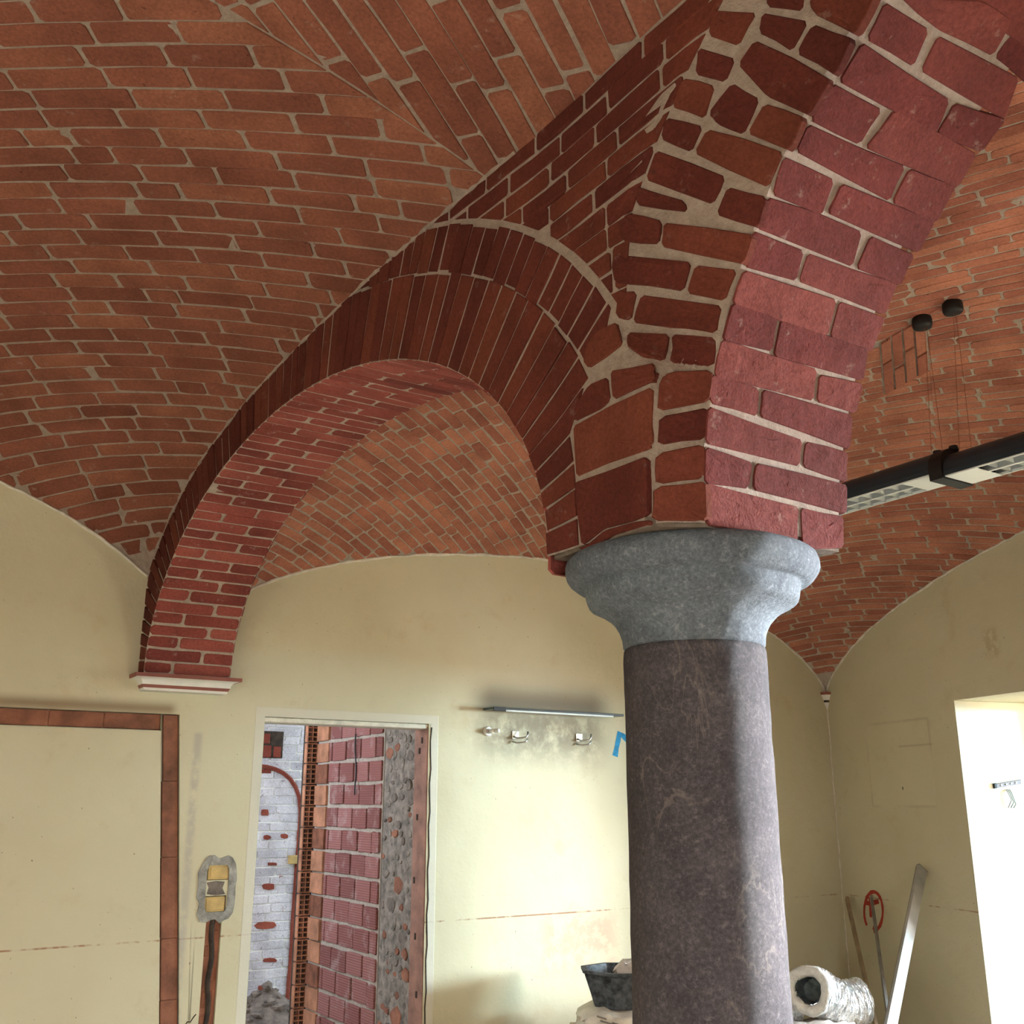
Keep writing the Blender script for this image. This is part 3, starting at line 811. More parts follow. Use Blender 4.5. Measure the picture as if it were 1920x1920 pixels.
# ------------------------------------------------------------------ walls, floor
def warp(x, z):                       # the walled-up doorway leans out of plumb
    w_ = min(1, max(0, (x - 4.78)/.14)); return x - .085*w_*max(0, 2.09 - z)
def wall(name, O, D, Nout, length, topf, openings, thick, mat, step=.12, zstep=None):
    """front face with rectangular openings (x0,x1,z0,z1,depth); depth None = right through"""
    xs = set([0, length]); zs = set([0])
    for x0, x1, z0, z1, d in openings: xs |= {x0, x1}; zs |= {max(z0, 0), z1}
    k = 0
    while k < length: xs.add(round(k, 4)); k += step
    xs = sorted(x for x in xs if 0 <= x <= length); zs = sorted(zs)
    xs = [x for i, x in enumerate(xs) if i == 0 or x - xs[i-1] > 1e-5]
    V = {}; VL = []; F = []
    def vid(x, z, d):
        k_ = (round(x, 4), round(z, 4), d)
        if k_ not in V:
            V[k_] = len(VL); x = warp(x, z) if name == 'wall_back' else x; VL.append(O + D*x + Nout*d + Vector((0, 0, z)))
        return V[k_]
    def inop(x, z, thr=False):
        for o_ in openings:
            if o_[0] < x < o_[1] and o_[2] < z < o_[3] and (not thr or o_[4] is None): return True
        return False
    for i in range(len(xs)-1):
        xa, xb = xs[i], xs[i+1]; xm = (xa+xb)/2
        for j in range(len(zs)):
            za = zs[j]; last = j == len(zs)-1
            if last: z1a, z1b = topf(xa), topf(xb)
            else: z1a = z1b = zs[j+1]
            zm = (za + min(z1a, z1b))/2
            if not inop(xm, zm): F.append((vid(xa, za, 0), vid(xb, za, 0), vid(xb, z1b, 0), vid(xa, z1a, 0)))
            if not inop(xm, zm, True): F.append((vid(xa, za, thick), vid(xa, z1a, thick), vid(xb, z1b, thick), vid(xb, za, thick)))
    for x0, x1, z0, z1, d in openings:
        dd = thick if d is None else d
        F.append((vid(x0, z0, 0), vid(x0, z1, 0), vid(x0, z1, dd), vid(x0, z0, dd)))
        F.append((vid(x1, z0, 0), vid(x1, z0, dd), vid(x1, z1, dd), vid(x1, z1, 0)))
        F.append((vid(x0, z1, 0), vid(x1, z1, 0), vid(x1, z1, dd), vid(x0, z1, dd)))
        if z0 > .001: F.append((vid(x0, z0, 0), vid(x0, z0, dd), vid(x1, z0, dd), vid(x1, z0, 0)))
        if d is not None: F.append((vid(x0, z0, d), vid(x0, z1, d), vid(x1, z1, d), vid(x1, z0, d)))
    o = mesh_obj(name, VL, F, mat); o['kind'] = 'structure'; return o
def btop(x):
    s = SC - x
    if s > -.12: return zB(min(s, SC-.001), TW) + .025
    if s < -.56: return zA(s, TW) + .025
    return 2.9
sDR, sDL = SC-1.186, SC-.10
BO = [(3.492, 4.497, 0, 2.10, None), (5.05, 7.3, 2.005, 2.09, .035), (4.955, 5.05, 0, 2.09, .035),
      (4.655, 4.735, 0, 1.115, .028), (4.63, 4.75, 1.27, 1.345, .045), (4.64, 4.755, 1.115, 1.195, .045)]
wb = wall('wall_back', CORNER, BD, AV, SC - SL, btop, BO, .17, 'wall_back', .06)
wall('wall_right', CORNER, DR, NR, 7.95, lambda x: (lambda P: zB(min(right_s((P-CT).dot(AV))-.002, 9), (P-CT).dot(AV)) + .02)(CORNER + DR*x),
     [(1.39, 2.55, 0, 2.29, None), (4.3, 5.7, .8, 2.35, None)], .62, 'wall_right', .08)
wall('wall_left', W(SL, TF, 0), AV, -EV, TW - TF, lambda x: 4.2, [(2.7, 4.1, .9, 2.4, None)], .5, 'wall_plain', .5)
wall('wall_front', W(SL, TF, 0), EV, -AV, 11.7, lambda x: 4.2, [(2.6, 4.2, .9, 2.5, None)], .5, 'wall_plain', .5)
mb = MB(); mb.quad(W(-6, -5.5, 0), W(9, -5.5, 0), W(9, 8, 0), W(-6, 8, 0)); f_ = mb.build('floor', 'floor'); f_['kind'] = 'structure'
# ragged pale plaster edge where the walls meet the vaults
def edge_line(pts, r, name, parent):
    mb = MB(); mb.tube([p + Vector((0, 0, random.uniform(-.004, .004))) for p in pts], [r*random.uniform(.6, 1.3) for _ in pts], 6); return mb.build(name, 'plaster_edge', parent, True)
edge_line([W(SC - .01 - i*.05, TW - .004, zB(SC - .01 - i*.05, TW) - .006) for i in range(94)], .009, 'plaster_edge', wb)
edge_line([W(-.565 - i*.05, TW - .004, zA(-.565 - i*.05, TW) - .006) for i in range(60)], .009, 'plaster_edge', wb)
wr = bpy.data.objects['wall_right']
pts = []
for i in range(120):
    P = CORNER + DR*(.01 + i*.06) - NR*.004; s, t, _ = to_st(P); pts.append(P + Vector((0, 0, zB(min(s, right_s(t)-.002), t) - .006)))
edge_line(pts, .009, 'plaster_edge', wr)
mb = MB(); mb.tube([CORNER - NR*.003 - AV*.003 + Vector((random.uniform(-.003, .003), 0, z*.06)) for z in range(0, 41)], .005, 5); mb.build('corner_seam', 'plaster_edge', wb, True)

# brown band of bare brick round the walled-up doorway: short pieces end to end
x = 5.046
while x < 7.28:
    ln = random.uniform(.22, .30); mb = MB()
    mb.bevbox(CORNER + BD*x + AV*.012 + Vector((0, 0, 2.010)), BD*(min(ln, 7.29-x)-.001), AV*.022, Vector((0, 0, random.uniform(.070, .078))), .004); mb.build('brick', 'brown_jamb', wb); x += ln
z = .0
while z < 2.07:
    ln = min(random.uniform(.26, .40), 2.088 - z); w0 = random.uniform(.066, .084); mb = MB()
    mb.bevbox(CORNER + BD*warp(4.96, z) + AV*.010 + Vector((0, 0, z)), BD*(w0+.004), AV*.024, Vector((0, 0, ln-.001)) + BD*(.085*ln), .003); mb.build('brick', 'brown_jamb', wb); z += ln
# chase with brown conduit below the switch boxes
mb = MB(); mb.tube([CORNER + BD*(4.695 + .006*sin(k*1.3)) + AV*.016 + Vector((0, 0, k*.05)) for k in range(23)], .014, 8); tag(mb.build('conduit', 'dark_hole', wb), kind=None)
for k in range(9):
    mb = MB(); z = .08 + k*.118
    mb.bevbox(CORNER + BD*(4.66 + random.uniform(0, .02)) + AV*.012 + Vector((0, 0, z)), BD*random.uniform(.045, .065), AV*.014, Vector((0, 0, random.uniform(.05, .09))), .006); mb.build('rubble_fragment', 'terracotta', wb)
# mortar collar round the boxes
def slab(name, cx, cz, rx, rz, hole, mat, parent):
    pass
def ring_patch(outer, inner, O, D, Nn, off, th, mat, name, parent):
    mb = MB(); n = len(outer)
    for k, P in ((0, outer), (1, inner)):
        for d in (off, off - th): mb.v += [O + D*x + Nn*d + Vector((0, 0, z)) for x, z in P]
    def idx(k, d, i): return (k*2+d)*n + i % n
    for i in range(n):
        mb.f += [(idx(0,1,i), idx(0,1,i+1), idx(1,1,i+1), idx(1,1,i)), (idx(0,0,i), idx(0,0,i+1), idx(0,1,i+1), idx(0,1,i)), (idx(1,0,i), idx(1,1,i), idx(1,1,i+1), idx(1,0,i+1))]
    return mb.build(name, mat, parent)
n_ = 28; outer = []; inner = []
for i in range(n_):
    a = 2*pi*i/n_; c_, s_ = cos(a), sin(a); m_ = max(abs(c_), abs(s_))
    ix, iz = c_/m_*.057, s_/m_*.112
    k = random.uniform(.028, .05)
    inner.append((4.693+ix, 1.23+iz)); outer.append((4.693+ix+c_*k*1.1, 1.23+iz+s_*k*1.2))
ring_patch(outer, inner, CORNER, BD, AV, .001, .006, 'concrete', 'mortar_patch', wb)
sw = empty('switch_box', label='pair of square yellow electrical boxes mortared into the wall left of the door', cat='electrical box')
for z0, x0 in ((1.272, 4.635), (1.118, 4.645)):
    mb = MB(); D1 = BD*.108; o_ = CORNER + BD*x0 + Vector((0, 0, z0)) + AV*.002
    mb.bevbox(o_, D1, AV*.012, Vector((0, 0, .072)), .003)
    q = mb.build('box_cover', 'box_yellow', sw)
    m2 = MB(); m2.bevbox(o_ - AV*.003 + BD*.008 + Vector((0, 0, .008)), D1*.82, AV*.004, Vector((0, 0, .055)), .002); m2.build('box_lid', 'box_yellow', q)
P = [(4.645, 1.199), (4.70, 1.195), (4.745, 1.203), (4.738, 1.235), (4.752, 1.262), (4.70, 1.268), (4.652, 1.262), (4.662, 1.23)]
v, f = brick(P, lambda p, q, off: CORNER + BD*p - AV*(off - .002) + Vector((0, 0, q)), .003, .004, .006); mesh_obj('mortar_plug', v, f, 'rubble', wb)
mb = MB(); mb.bevbox(CORNER + BD*4.656 + AV*.016 + Vector((0, 0, 0)), BD*.078, AV*.012, Vector((0, 0, 1.113)), .004); mb.build('chase_fill', 'brown_jamb', wb)
# cracks
def crack(pts, O, D, r, mat, parent, name='crack', off=.0005):
    mb = MB(); mb.tube([O + D*x + Vector((0, 0, z)) for x, z in pts], r, 4); return mb.build(name, mat, parent)
crack([(4.82, .60), (4.80, .605), (4.79, .62), (4.775, .618), (4.76, .64), (4.75, .65)], CORNER - AV*.0002, BD, .003, 'dark_hole', wb)
crack([(3.478 + .004*sin(k*2.1), .0 + k*.08) for k in range(27)], CORNER - AV*.0002, BD, .0045, 'dark_hole', wb)

# ------------------------------------------------------------------ door opening, corridor beyond
door = wall('trim_1', W(1.143 + .02, TW, 0), AV, EV, .001, lambda x: .01, [], .01, 'wood') if False else None
fr = empty('door_frame', label='bare brown wooden jamb on the right side of the doorway', cat='door frame')
mb = MB(); mb.bevbox(W(1.124, TW + .004, 0), EV*.05, AV*.165, Vector((0, 0, 2.085)), .004); mb.build('jamb', 'wood', fr)
for zz_, tt in ((1.93, 3.63), (1.55, 3.64), (1.99, 3.60), (.9, 3.63), (.6, 3.6), (1.2, 3.66)):
    mb = MB(); mb.bevbox(W(1.120, tt, zz_), EV*.006, AV*.02, Vector((0, 0, .035)), .002); mb.build('screw_plate', 'dark_hole', fr)
mb = MB(); mb.bevbox(W(.12, TW + .01, 2.072), EV*1.01, AV*.15, Vector((0, 0, .026)), .004); mb.build('head', 'plaster_edge', fr)
# thick masonry jamb of rubble, seen side-on past the frame
rub = empty('wall_corridor', kind='structure', label='rubble masonry jamb between the wooden door jamb and the clay blocks')
mb = MB(); mb.box(W(1.16, 3.705, 0), EV*.4, AV*.48, Vector((0, 0, 2.6))); mb.build('masonry_core', 'rubble_mortar', rub)
cand = []
for _ in range(2600):
    t_, z_, r_ = random.uniform(3.72, 4.17), random.uniform(.02, 2.2), random.choice([.06, .045, .035, .025])*random.uniform(.8, 1.25)
    if t_ - r_ < 3.70 or t_ + r_ > 4.19: continue
    if all((t_-a[0])**2 + ((z_-a[1])*1.25)**2 > ((r_+a[2])*.86)**2 for a in cand): cand.append((t_, z_, r_))
for t_, z_, r_ in cand:
    n_ = 7; a0 = random.uniform(0, 6); fl = random.uniform(.55, .95)
    P = [(t_ + r_*cos(a0+2*pi*k/n_)*random.uniform(.7, 1.2), z_ + r_*fl*sin(a0+2*pi*k/n_)*random.uniform(.7, 1.2)) for k in range(n_)]
    v, f = brick(P, lambda p, q, off: W(1.16 - off, p, q), random.uniform(-.002, .009), .01, .006)
    mesh_obj('stone', v, f, random.choice(['rubble', 'rubble', 'rubble_mortar', 'rubble_mortar', 'rubble_mortar', 'brown_jamb']), rub)
# hollow clay block wall
tw_ = empty('wall_tile', kind='structure', label='corridor wall of ribbed pink hollow clay blocks')
mb = MB(); mb.box(W(1.155, 4.185, 0), EV*.12, AV*1.10, Vector((0, 0, 2.7))); mb.build('mortar_core', 'mortar_light', tw_)
z = .0; r_ = 0
def mt(p, q, off): return W(1.15 - off, p, q)
while z < 2.5:
    hh = .148; t = 4.19; k = 0
    cuts = [4.19]; x_ = 4.19 + (.11 if r_ % 2 else .20)
    while x_ < 5.03: cuts.append(x_ + random.uniform(-.01, .01)); x_ += .235
    cuts.append(5.06)
    for a, b2 in zip(cuts[:-1], cuts[1:]):
        if b2 - a < .05: continue
        P = rect_outline(a+.008, b2-.008, z+.011, z+hh-.011, .003, .008)
        v, f = brick(P, mt, .008, .01, .004); mesh_obj('clay_block', v, f, 'hollow_tile', tw_, tints=[random.random()]*len(v))
    # smooth end block and its pierced face
    P = rect_outline(5.075, 5.285, z+.007, z+hh-.007, .002, .006); v, f = brick(P, mt, .012, .01, .004)
    mesh_obj('end_block', v, f, 'terracotta_light' if r_ % 3 else 'terracotta', tw_)
    mb = MB(); e0 = 1.068; e1 = 1.145; zt = z + .008; zb_ = z + hh - .008; cols = 2; rows = 4
    tf = 5.285
    for c_ in range(cols+1):
        x_ = e0 + (e1-e0)*c_/cols; mb.box(W(x_-.004, tf, zt), EV*.006, AV*.05, Vector((0, 0, zb_-zt)))
    for c_ in range(rows+1):
        q_ = zt + (zb_-zt)*c_/rows; mb.box(W(e0, tf+.001, q_-.004), EV*(e1-e0), AV*.05, Vector((0, 0, .008)))
    mb.build('pierced_end', 'terracotta_light', tw_)
    z += hh; r_ += 1
mb = MB(); mb.box(W(1.095, 5.34, 0), EV*.08, AV*.1, Vector((0, 0, 2.7))); mb.build('block_core', 'dark_hole', tw_)
mb = MB(); mb.tube([W(1.135, 4.60 - .004*k + .01*sin(k), 2.1 - k*.05) for k in range(9)], .005, 6); mb.build('cable', 'black_plastic', tw_)
# whitewashed far wall of the corridor, built of courses
far = empty('wall_far', kind='structure', label='whitewashed brick wall at the end of the corridor behind the doorway')
TFAR = 6.35
mb = MB(); mb.box(W(-1.5, TFAR, 0), EV*3.6, AV*.1, Vector((0, 0, 2.9))); mb.build('masonry_core', 'white_paint', far)
bricks = []
z = 0; r_ = 0
def mf(p, q, off): return W(p, TFAR - off, q)
while z < 2.6:
    hh = .068; x_ = -.6 - (.13 if r_ % 2 else 0)
    while x_ < 1.6:
        ln = .25*random.uniform(.85, 1.1)
        if not (-.2 < x_+ln/2 < .42 and 2.16 < z+.03 < 2.45): bricks.append(brick(rect_outline(x_+.004, x_+ln-.004, z+.003, z+hh-.003, .003, .01), mf, .006, .01, .004))
        x_ += ln
    z += hh; r_ += 1
emit(far, 'white_brick', bricks, 240)
# chase cut in a quarter circle and down, dark hole, junction box, bare patches
def farp(x, y, off=.0): s, z = hit_t(x, y, TFAR); return W(s, TFAR - off, z)
pth = [(488,1437),(500,1438),(515,1442),(530,1449),(543,1460),(553,1475),(560,1494),(563,1520),(561,1550),(559,1585),(556,1620),(553,1660),(549,1720),(546,1780),(541,1840),(537,1885)]
mb = MB(); mb.tube([farp(x, y, .008) for x, y in pth], .018, 7); mb.build('conduit_chase', 'red_scrape', far, False, [random.random() for _ in mb.v])
mb = MB(); p0 = farp(490, 1421); p1 = farp(531, 1372); mb.box(p0 - AV*.012, EV*(p1-p0).dot(EV), AV*.02, Vector((0, 0, p1.z-p0.z))); mb.build('recess', 'dark_hole', far)
for bx in ((492,1420,508,1398),(511,1420,526,1400),(492,1394,506,1376)):
    mb = MB(); p0 = farp(bx[0], bx[1]); p1 = farp(bx[2], bx[3]); mb.bevbox(p0 - AV*.018, EV*(p1-p0).dot(EV), AV*.01, Vector((0, 0, p1.z-p0.z)), .003); mb.build('brick', 'red_scrape', far, False, [.3]*len(mb.v))
mb = MB(); p0 = farp(539, 1620); p1 = farp(562, 1603); mb.bevbox(p0 - AV*.05, EV*(p1-p0).dot(EV), AV*.05, Vector((0, 0, p1.z-p0.z)), .006); mb.build('junction_box', 'box_yellow', far)
for (x, y, w_, h_) in ((503,1662,24,12),(497,1735,38,14),(496,1523,14,13),(500,1570,14,9),(533,1568,16,9),(510,1620,18,6),(527,1645,10,5),(497,1446,22,9),(505,1800,26,8),(490,1852,14,10)):
    P = []
    for k in range(8):
        a = 2*pi*k/8; r = random.uniform(.85, 1.15); q8 = (abs(cos(a))**.6, abs(sin(a))**.6); P.append(hit_t(x + math.copysign(q8[0], cos(a))*w_/2*r, y - math.copysign(q8[1], sin(a))*h_/2*r, TFAR))
    v, f = brick(P, mf, .011, .003, .003); mesh_obj('bare_patch', v, f, 'red_scrape', far, tints=[random.random()]*len(v))
for k, (O_, D_, N_, ln, hgt) in enumerate(((W(-1.5, TW+.17, 0), AV, -EV, 3.0, 2.85),)):
    wall('wall_corridor_side', O_, D_, N_, ln, lambda x: 2.85, [(.9, 2.4, 1.0, 2.6, None)], .2, 'wall_plain', .5)
mb = MB(); mb.box(W(-1.7, TW + .18, 2.78), EV*3.6, AV*3.1, Vector((0, 0, .1))); o = mb.build('ceiling_corridor', 'white_paint'); o['kind'] = 'structure'
# heap of rubble on the corridor floor
HS = hit_t(512, 1900, 5.75)[0]
hp = empty('rubble_heap', label='dark heap of broken brick at the foot of the whitewashed corridor wall', cat='rubble')
V = []; F = []
for k in range(260):
    a = random.uniform(0, 2*pi); r = sqrt(random.random())*.5; c_ = Vector((r*cos(a), r*sin(a)*.8, 0)); hh = .40*(1 - r/.54) 
    s, t = HS + c_.x, 5.85 + c_.y*.75; z = max(.02, hh*random.uniform(.7, 1.05)); sz = random.uniform(.02, .055)
    bm = bmesh.new(); bmesh.ops.create_icosphere(bm, subdivisions=1, radius=sz)
    for v in bm.verts: v.co = Vector((v.co.x*random.uniform(.7, 1.5), v.co.y*random.uniform(.7, 1.3), v.co.z*random.uniform(.5, 1))) + W(s, t, z)
    n = len(V); bm.verts.index_update(); V += [v.co.copy() for v in bm.verts]; F += [tuple(n+v.index for v in f.verts) for f in bm.faces]; bm.free()
o = mesh_obj('broken_bricks', V, F, 'rubble', hp); o['kind'] = 'stuff'
mb = MB(); nseg = 24
mb.v = [W(HS + .5*cos(2*pi*k/nseg), 5.85 + .40*sin(2*pi*k/nseg), .0) for k in range(nseg)] + [W(HS, 5.85, .37)]
mb.f = [(k, (k+1) % nseg, nseg) for k in range(nseg)]; o = mb.build('dust_mound', 'rubble', hp)

# ------------------------------------------------------------------ corbels
def corbel(label, O, D, Nn, w, depth, z1, h, mirror=None):
    """stepped profile swept round front and both ends"""
    c = empty('corbel', label=label, cat='corbel')
    def ringp(inset_, z):
        return [O + D*inset_*w_sgn + Vector((0, 0, z)) for w_sgn in ()]
    layers = [('top_slab', 'red_paint', 1.0, 1.0, z1 - .018, z1), ('cove', 'white_paint', .83, .97, z1 - .018 - h*.55, z1 - .018), ('band', 'red_paint', .80, .83, z1 - .018 - h*.80, z1 - .018 - h*.55), ('foot', 'white_paint', .78, .80, z1 - .018 - h, z1 - .018 - h*.8)]
    for nm, mt_, f0, f1, za, zb_ in layers:
        mb = MB(); n = 1 if nm != 'cove' else 6; rings = []
        for i in range(n+1):
            k = i/n; f = f0 + (f1-f0)*(k if nm != 'cove' else (1 - sqrt(max(0, 1-k*k)))); z = za + (zb_-za)*k
            hw = w/2*f; dp = depth*f*f
            rings.append([O - D*hw + Vector((0,0,z)), O - D*hw - Nn*dp + Vector((0,0,z)), O + D*hw - Nn*dp + Vector((0,0,z)), O + D*hw + Vector((0,0,z))])
        for r in rings: mb.v += r
        for i in range(len(rings)-1):
            for k in range(4): a = i*4+k; b2 = i*4+(k+1) % 4; mb.f.append((a, b2, b2+4, a+4))
        mb.f += [(3, 2, 1, 0), tuple(len(mb.v)-4+k for k in range(4))]
        mb.build(nm, mt_, c)
    return c
corbel('white moulded corbel with red-brown edges under the foot of the brick arch', W(-.335, TW, 0), EV, AV, .54, .15, 2.278, .062)
DG = (EV*1 + (-DR)*1).normalized()          # into the corner
cb = empty('corbel', label='small white corner bracket where the right vault ends above the corner', cat='corbel')
for nm, mt_, r0, r1, za, zb_ in (('top_slab', 'red_paint', .062, .066, 2.455, 2.475), ('cove', 'white_paint', .036, .058, 2.415, 2.455), ('band', 'dark_hole', .032, .034, 2.398, 2.415), ('foot', 'white_paint', .004, .032, 2.345, 2.398)):
    mb = MB()
    for z, r in ((za, r0), (zb_, r1)):
        mb.v += [CORNER + Vector((0,0,z)), CORNER + BD*r + Vector((0,0,z)), CORNER + BD*r*.75 + DR*r*.75 + Vector((0,0,z)), CORNER + DR*r + Vector((0,0,z))]
    mb.f = [(3,2,1,0), (4,5,6,7)] + [(k, (k+1) % 4, 4+(k+1) % 4, 4+k) for k in range(4)]
    mb.build(nm, mt_, cb)

# ------------------------------------------------------------------ things on the back wall
def bw(x, z, off=0): return CORNER + BD*x - AV*off + Vector((0, 0, z))
sh = empty('wall_shelf', label='narrow dark glass shelf with a pale edge on the sooty back wall', cat='shelf')
mb = MB(); mb.bevbox(bw(2.11, 2.195), BD*1.01, -AV*.12, Vector((0, 0, .014)), .003); mb.build('shelf_board', 'glass_shelf', sh)
mb = MB(); mb.bevbox(bw(2.20, 2.184, .116), BD*.83, -AV*.008, Vector((0, 0, .012)), .002); mb.build('front_edge', 'shelf_edge', sh)
mb = MB(); mb.bevbox(bw(3.03, 2.186, .118), BD*.09, -AV*.008, Vector((0, 0, .024)), .002); mb.build('end_clip', 'black_plastic', sh)
for x, lab in ((2.89, 'bent metal bracket below the left half of the glass shelf'), (2.40, 'bent metal bracket below the right half of the glass shelf')):
    hk = empty('bracket', label=lab, cat='bracket', group=None)
    mb = MB(); mb.bevbox(bw(x-.03, 2.03), BD*.05, -AV*.008, Vector((0, 0, .05)), .002); mb.build('plate', 'chrome', hk)
    mb = MB(); mb.tube([bw(x+.01, 2.045, .008), bw(x+.0, 2.035, .03), bw(x-.02, 2.035, .055), bw(x-.045, 2.04, .065), bw(x-.06, 2.055, .06), bw(x-.065, 2.075, .055)], .006, 6); mb.build('hook', 'chrome', hk, True)
    mb = MB(); mb.tube([bw(x+.02, 2.015, .008), bw(x+.0, 2.005, .03), bw(x-.04, 2.01, .06), bw(x-.06, 2.03, .06)], .006, 6); mb.build('hook', 'chrome', hk, True)
pf = empty('pipe_fitting', label='white water pipe stub with nut below the left end of the shelf', cat='pipe fitting')
def disc(c, n, r0, r1, d, seg=16):
    mb = MB(); mb.tube([c, c + n*d], [r0, r1], seg); return mb
disc(bw(3.085, 2.07), -AV, .032, .026, .014).build('flange', 'white_paint', pf, False)
disc(bw(3.075, 2.07, .012), -AV, .016, .016, .04, 6).build('nut', 'chrome', pf)
disc(bw(3.065, 2.072, .05), (-AV - BD*.6).normalized(), .012, .012, .03, 10).build('stub', 'white_paint', pf)
# blue spray mark and red circled cross
def stroke(pts, w, O, D, Nn, mat, name, parent, off=.0012):
    mb = MB(); n = len(pts)
    for i, (x, z) in enumerate(pts):
        x0, z0 = pts[max(i-1, 0)]; x1, z1 = pts[min(i+1, n-1)]; dx, dz = x1-x0, z1-z0; l = math.hypot(dx, dz) or 1
        k = w/2*random.uniform(.8, 1.15); px_, pz_ = -dz/l*k, dx/l*k
        mb.v += [O + D*(x+px_) - Nn*off + Vector((0,0,z+pz_)), O + D*(x-px_) - Nn*off + Vector((0,0,z-pz_))]
    mb.f = [(2*i, 2*i+1, 2*i+3, 2*i+2) for i in range(n-1)]
    return mb.build(name, mat, parent)
def bpx(x, y):
    s, z = hit_t(x, y, TW); return SC - s, z
def rpx(x, y):
    r = ray(x, y); O = Vector((0, 0, CAMH)); k = (CORNER - O).dot(NR)/r.dot(NR); q = O + r*k - CORNER; return q.dot(DR), (O + r*k).z
stroke([bpx(*p) for p in ((1153,1418),(1156,1402),(1159,1388),(1161,1376),(1168,1380),(1178,1388),(1188,1398))], .045, CORNER, BD, AV, 'blue_spray', 'spray_mark', wb)
cx, cy = 1638, 1709
pts = [rpx(cx + 17.5*sin(a*pi/12), cy - 37*cos(a*pi/12)) for a in range(-9, 13)]
stroke(pts, .026, CORNER, DR, NR, 'red_spray', 'painted_circle', wr)
stroke([rpx(*p) for p in ((1622,1692),(1630,1694),(1640,1692),(1648,1690))], .03, CORNER, DR, NR, 'red_spray', 'painted_cross', wr)
stroke([rpx(*p) for p in ((1631,1682),(1632,1695),(1633,1708),(1633,1720))], .03, CORNER, DR, NR, 'red_spray', 'painted_cross', wr, .0016)
stroke([rpx(*p) for p in ((1637,1738),(1641,1742),(1646,1738))], .03, CORNER, DR, NR, 'red_spray', 'painted_circle', wr)

# ------------------------------------------------------------------ embrasure fittings and windows
def opening_window(name, x0, x1, z0, z1, O, D, Nn, depth):
    w_ = empty(name, kind='structure'); fr_ = MB()
    P = lambda x, z: O + D*x + Nn*depth + Vector((0, 0, z))
    th = .06
    for (a, b2, c_, d_) in ((x0, x0+th, z0, z1), (x1-th, x1, z0, z1), (x0+th, x1-th, z0, z0+th), (x0+th, x1-th, z1-th, z1), ((x0+x1)/2-.03, (x0+x1)/2+.03, z0+th, z1-th)):
        fr_.bevbox(P(a, c_), D*(b2-a), Nn*.05, Vector((0, 0, d_-c_)), .004)
    fr_.build('window_frame', 'tan_frame', w_)
    g = MB(); g.quad(P(x0+th, z0+th)+Nn*.02, P(x1-th, z0+th)+Nn*.02, P(x1-th, z1-th)+Nn*.02, P(x0+th, z1-th)+Nn*.02); g.build('pane', 'window_glass', w_)
opening_window('window_1', 1.39, 2.55, 0, 2.29, CORNER, DR, NR, .60)
opening_window('window_2', 4.3, 5.7, .8, 2.35, CORNER, DR, NR, .45)
opening_window('window_3', 2.7, 4.1, .9, 2.4, W(SL, TF, 0), AV, -EV, .35)
opening_window('window_4', 2.6, 4.2, .9, 2.5, W(SL, TF, 0), EV, -AV, .35)
JO = CORNER + DR*1.39
def jp(x, y, off=0):
    r = ray(x, y); O = Vector((0, 0, CAMH)); k = (JO - O).dot(DR)/r.dot(DR); return O + r*k + DR*off
mb = MB(); a = jp(1788, 1313); mb.box(CORNER + DR*1.3905 + NR*.002, DR*.004, NR*.595, Vector((0, 0, 2.288))); mb.build('jamb_lining', 'jamb_white', wr)
es = empty('terminal_strip', label='small white electrical terminal strip with loose green wires on the bright window jamb', cat='terminal strip')
p0 = jp(1866, 1478, .004); p1 = jp(1912, 1470, .004)
mb = MB(); mb.bevbox(p0, (p1-p0)*1.0, DR*.012, Vector((0, 0, .028)), .002); mb.build('strip', 'white_plastic', es)
mb = MB(); mb.bevbox(p0 - (p1-p0)*.1, (p1-p0)*.1, DR*.016, Vector((0, 0, .032)), .002); mb.build('end_cap', 'black_plastic', es)
for k in range(4):
    q = p0 + (p1-p0)*(.18 + .2*k) + DR*.012 + Vector((0, 0, .014)); disc(q, DR, .006, .006, .004, 8).build('terminal', 'chrome', es)
for k in range(3):
    q = jp(1884 + k*3, 1480, .01); mb = MB(); mb.tube([q, q + Vector((0, 0, -.02)) + DR*.015, jp(1890 + k*4, 1500 + k*4, .03), jp(1886 + k*5, 1515, .02)], .003, 5); mb.build('wire', 'green_wire' if k else 'white_plastic', es)
disc(jp(1866, 1490, .0) , DR, .035, .03, .006, 16).build('plaster_plug', 'white_paint', wr)

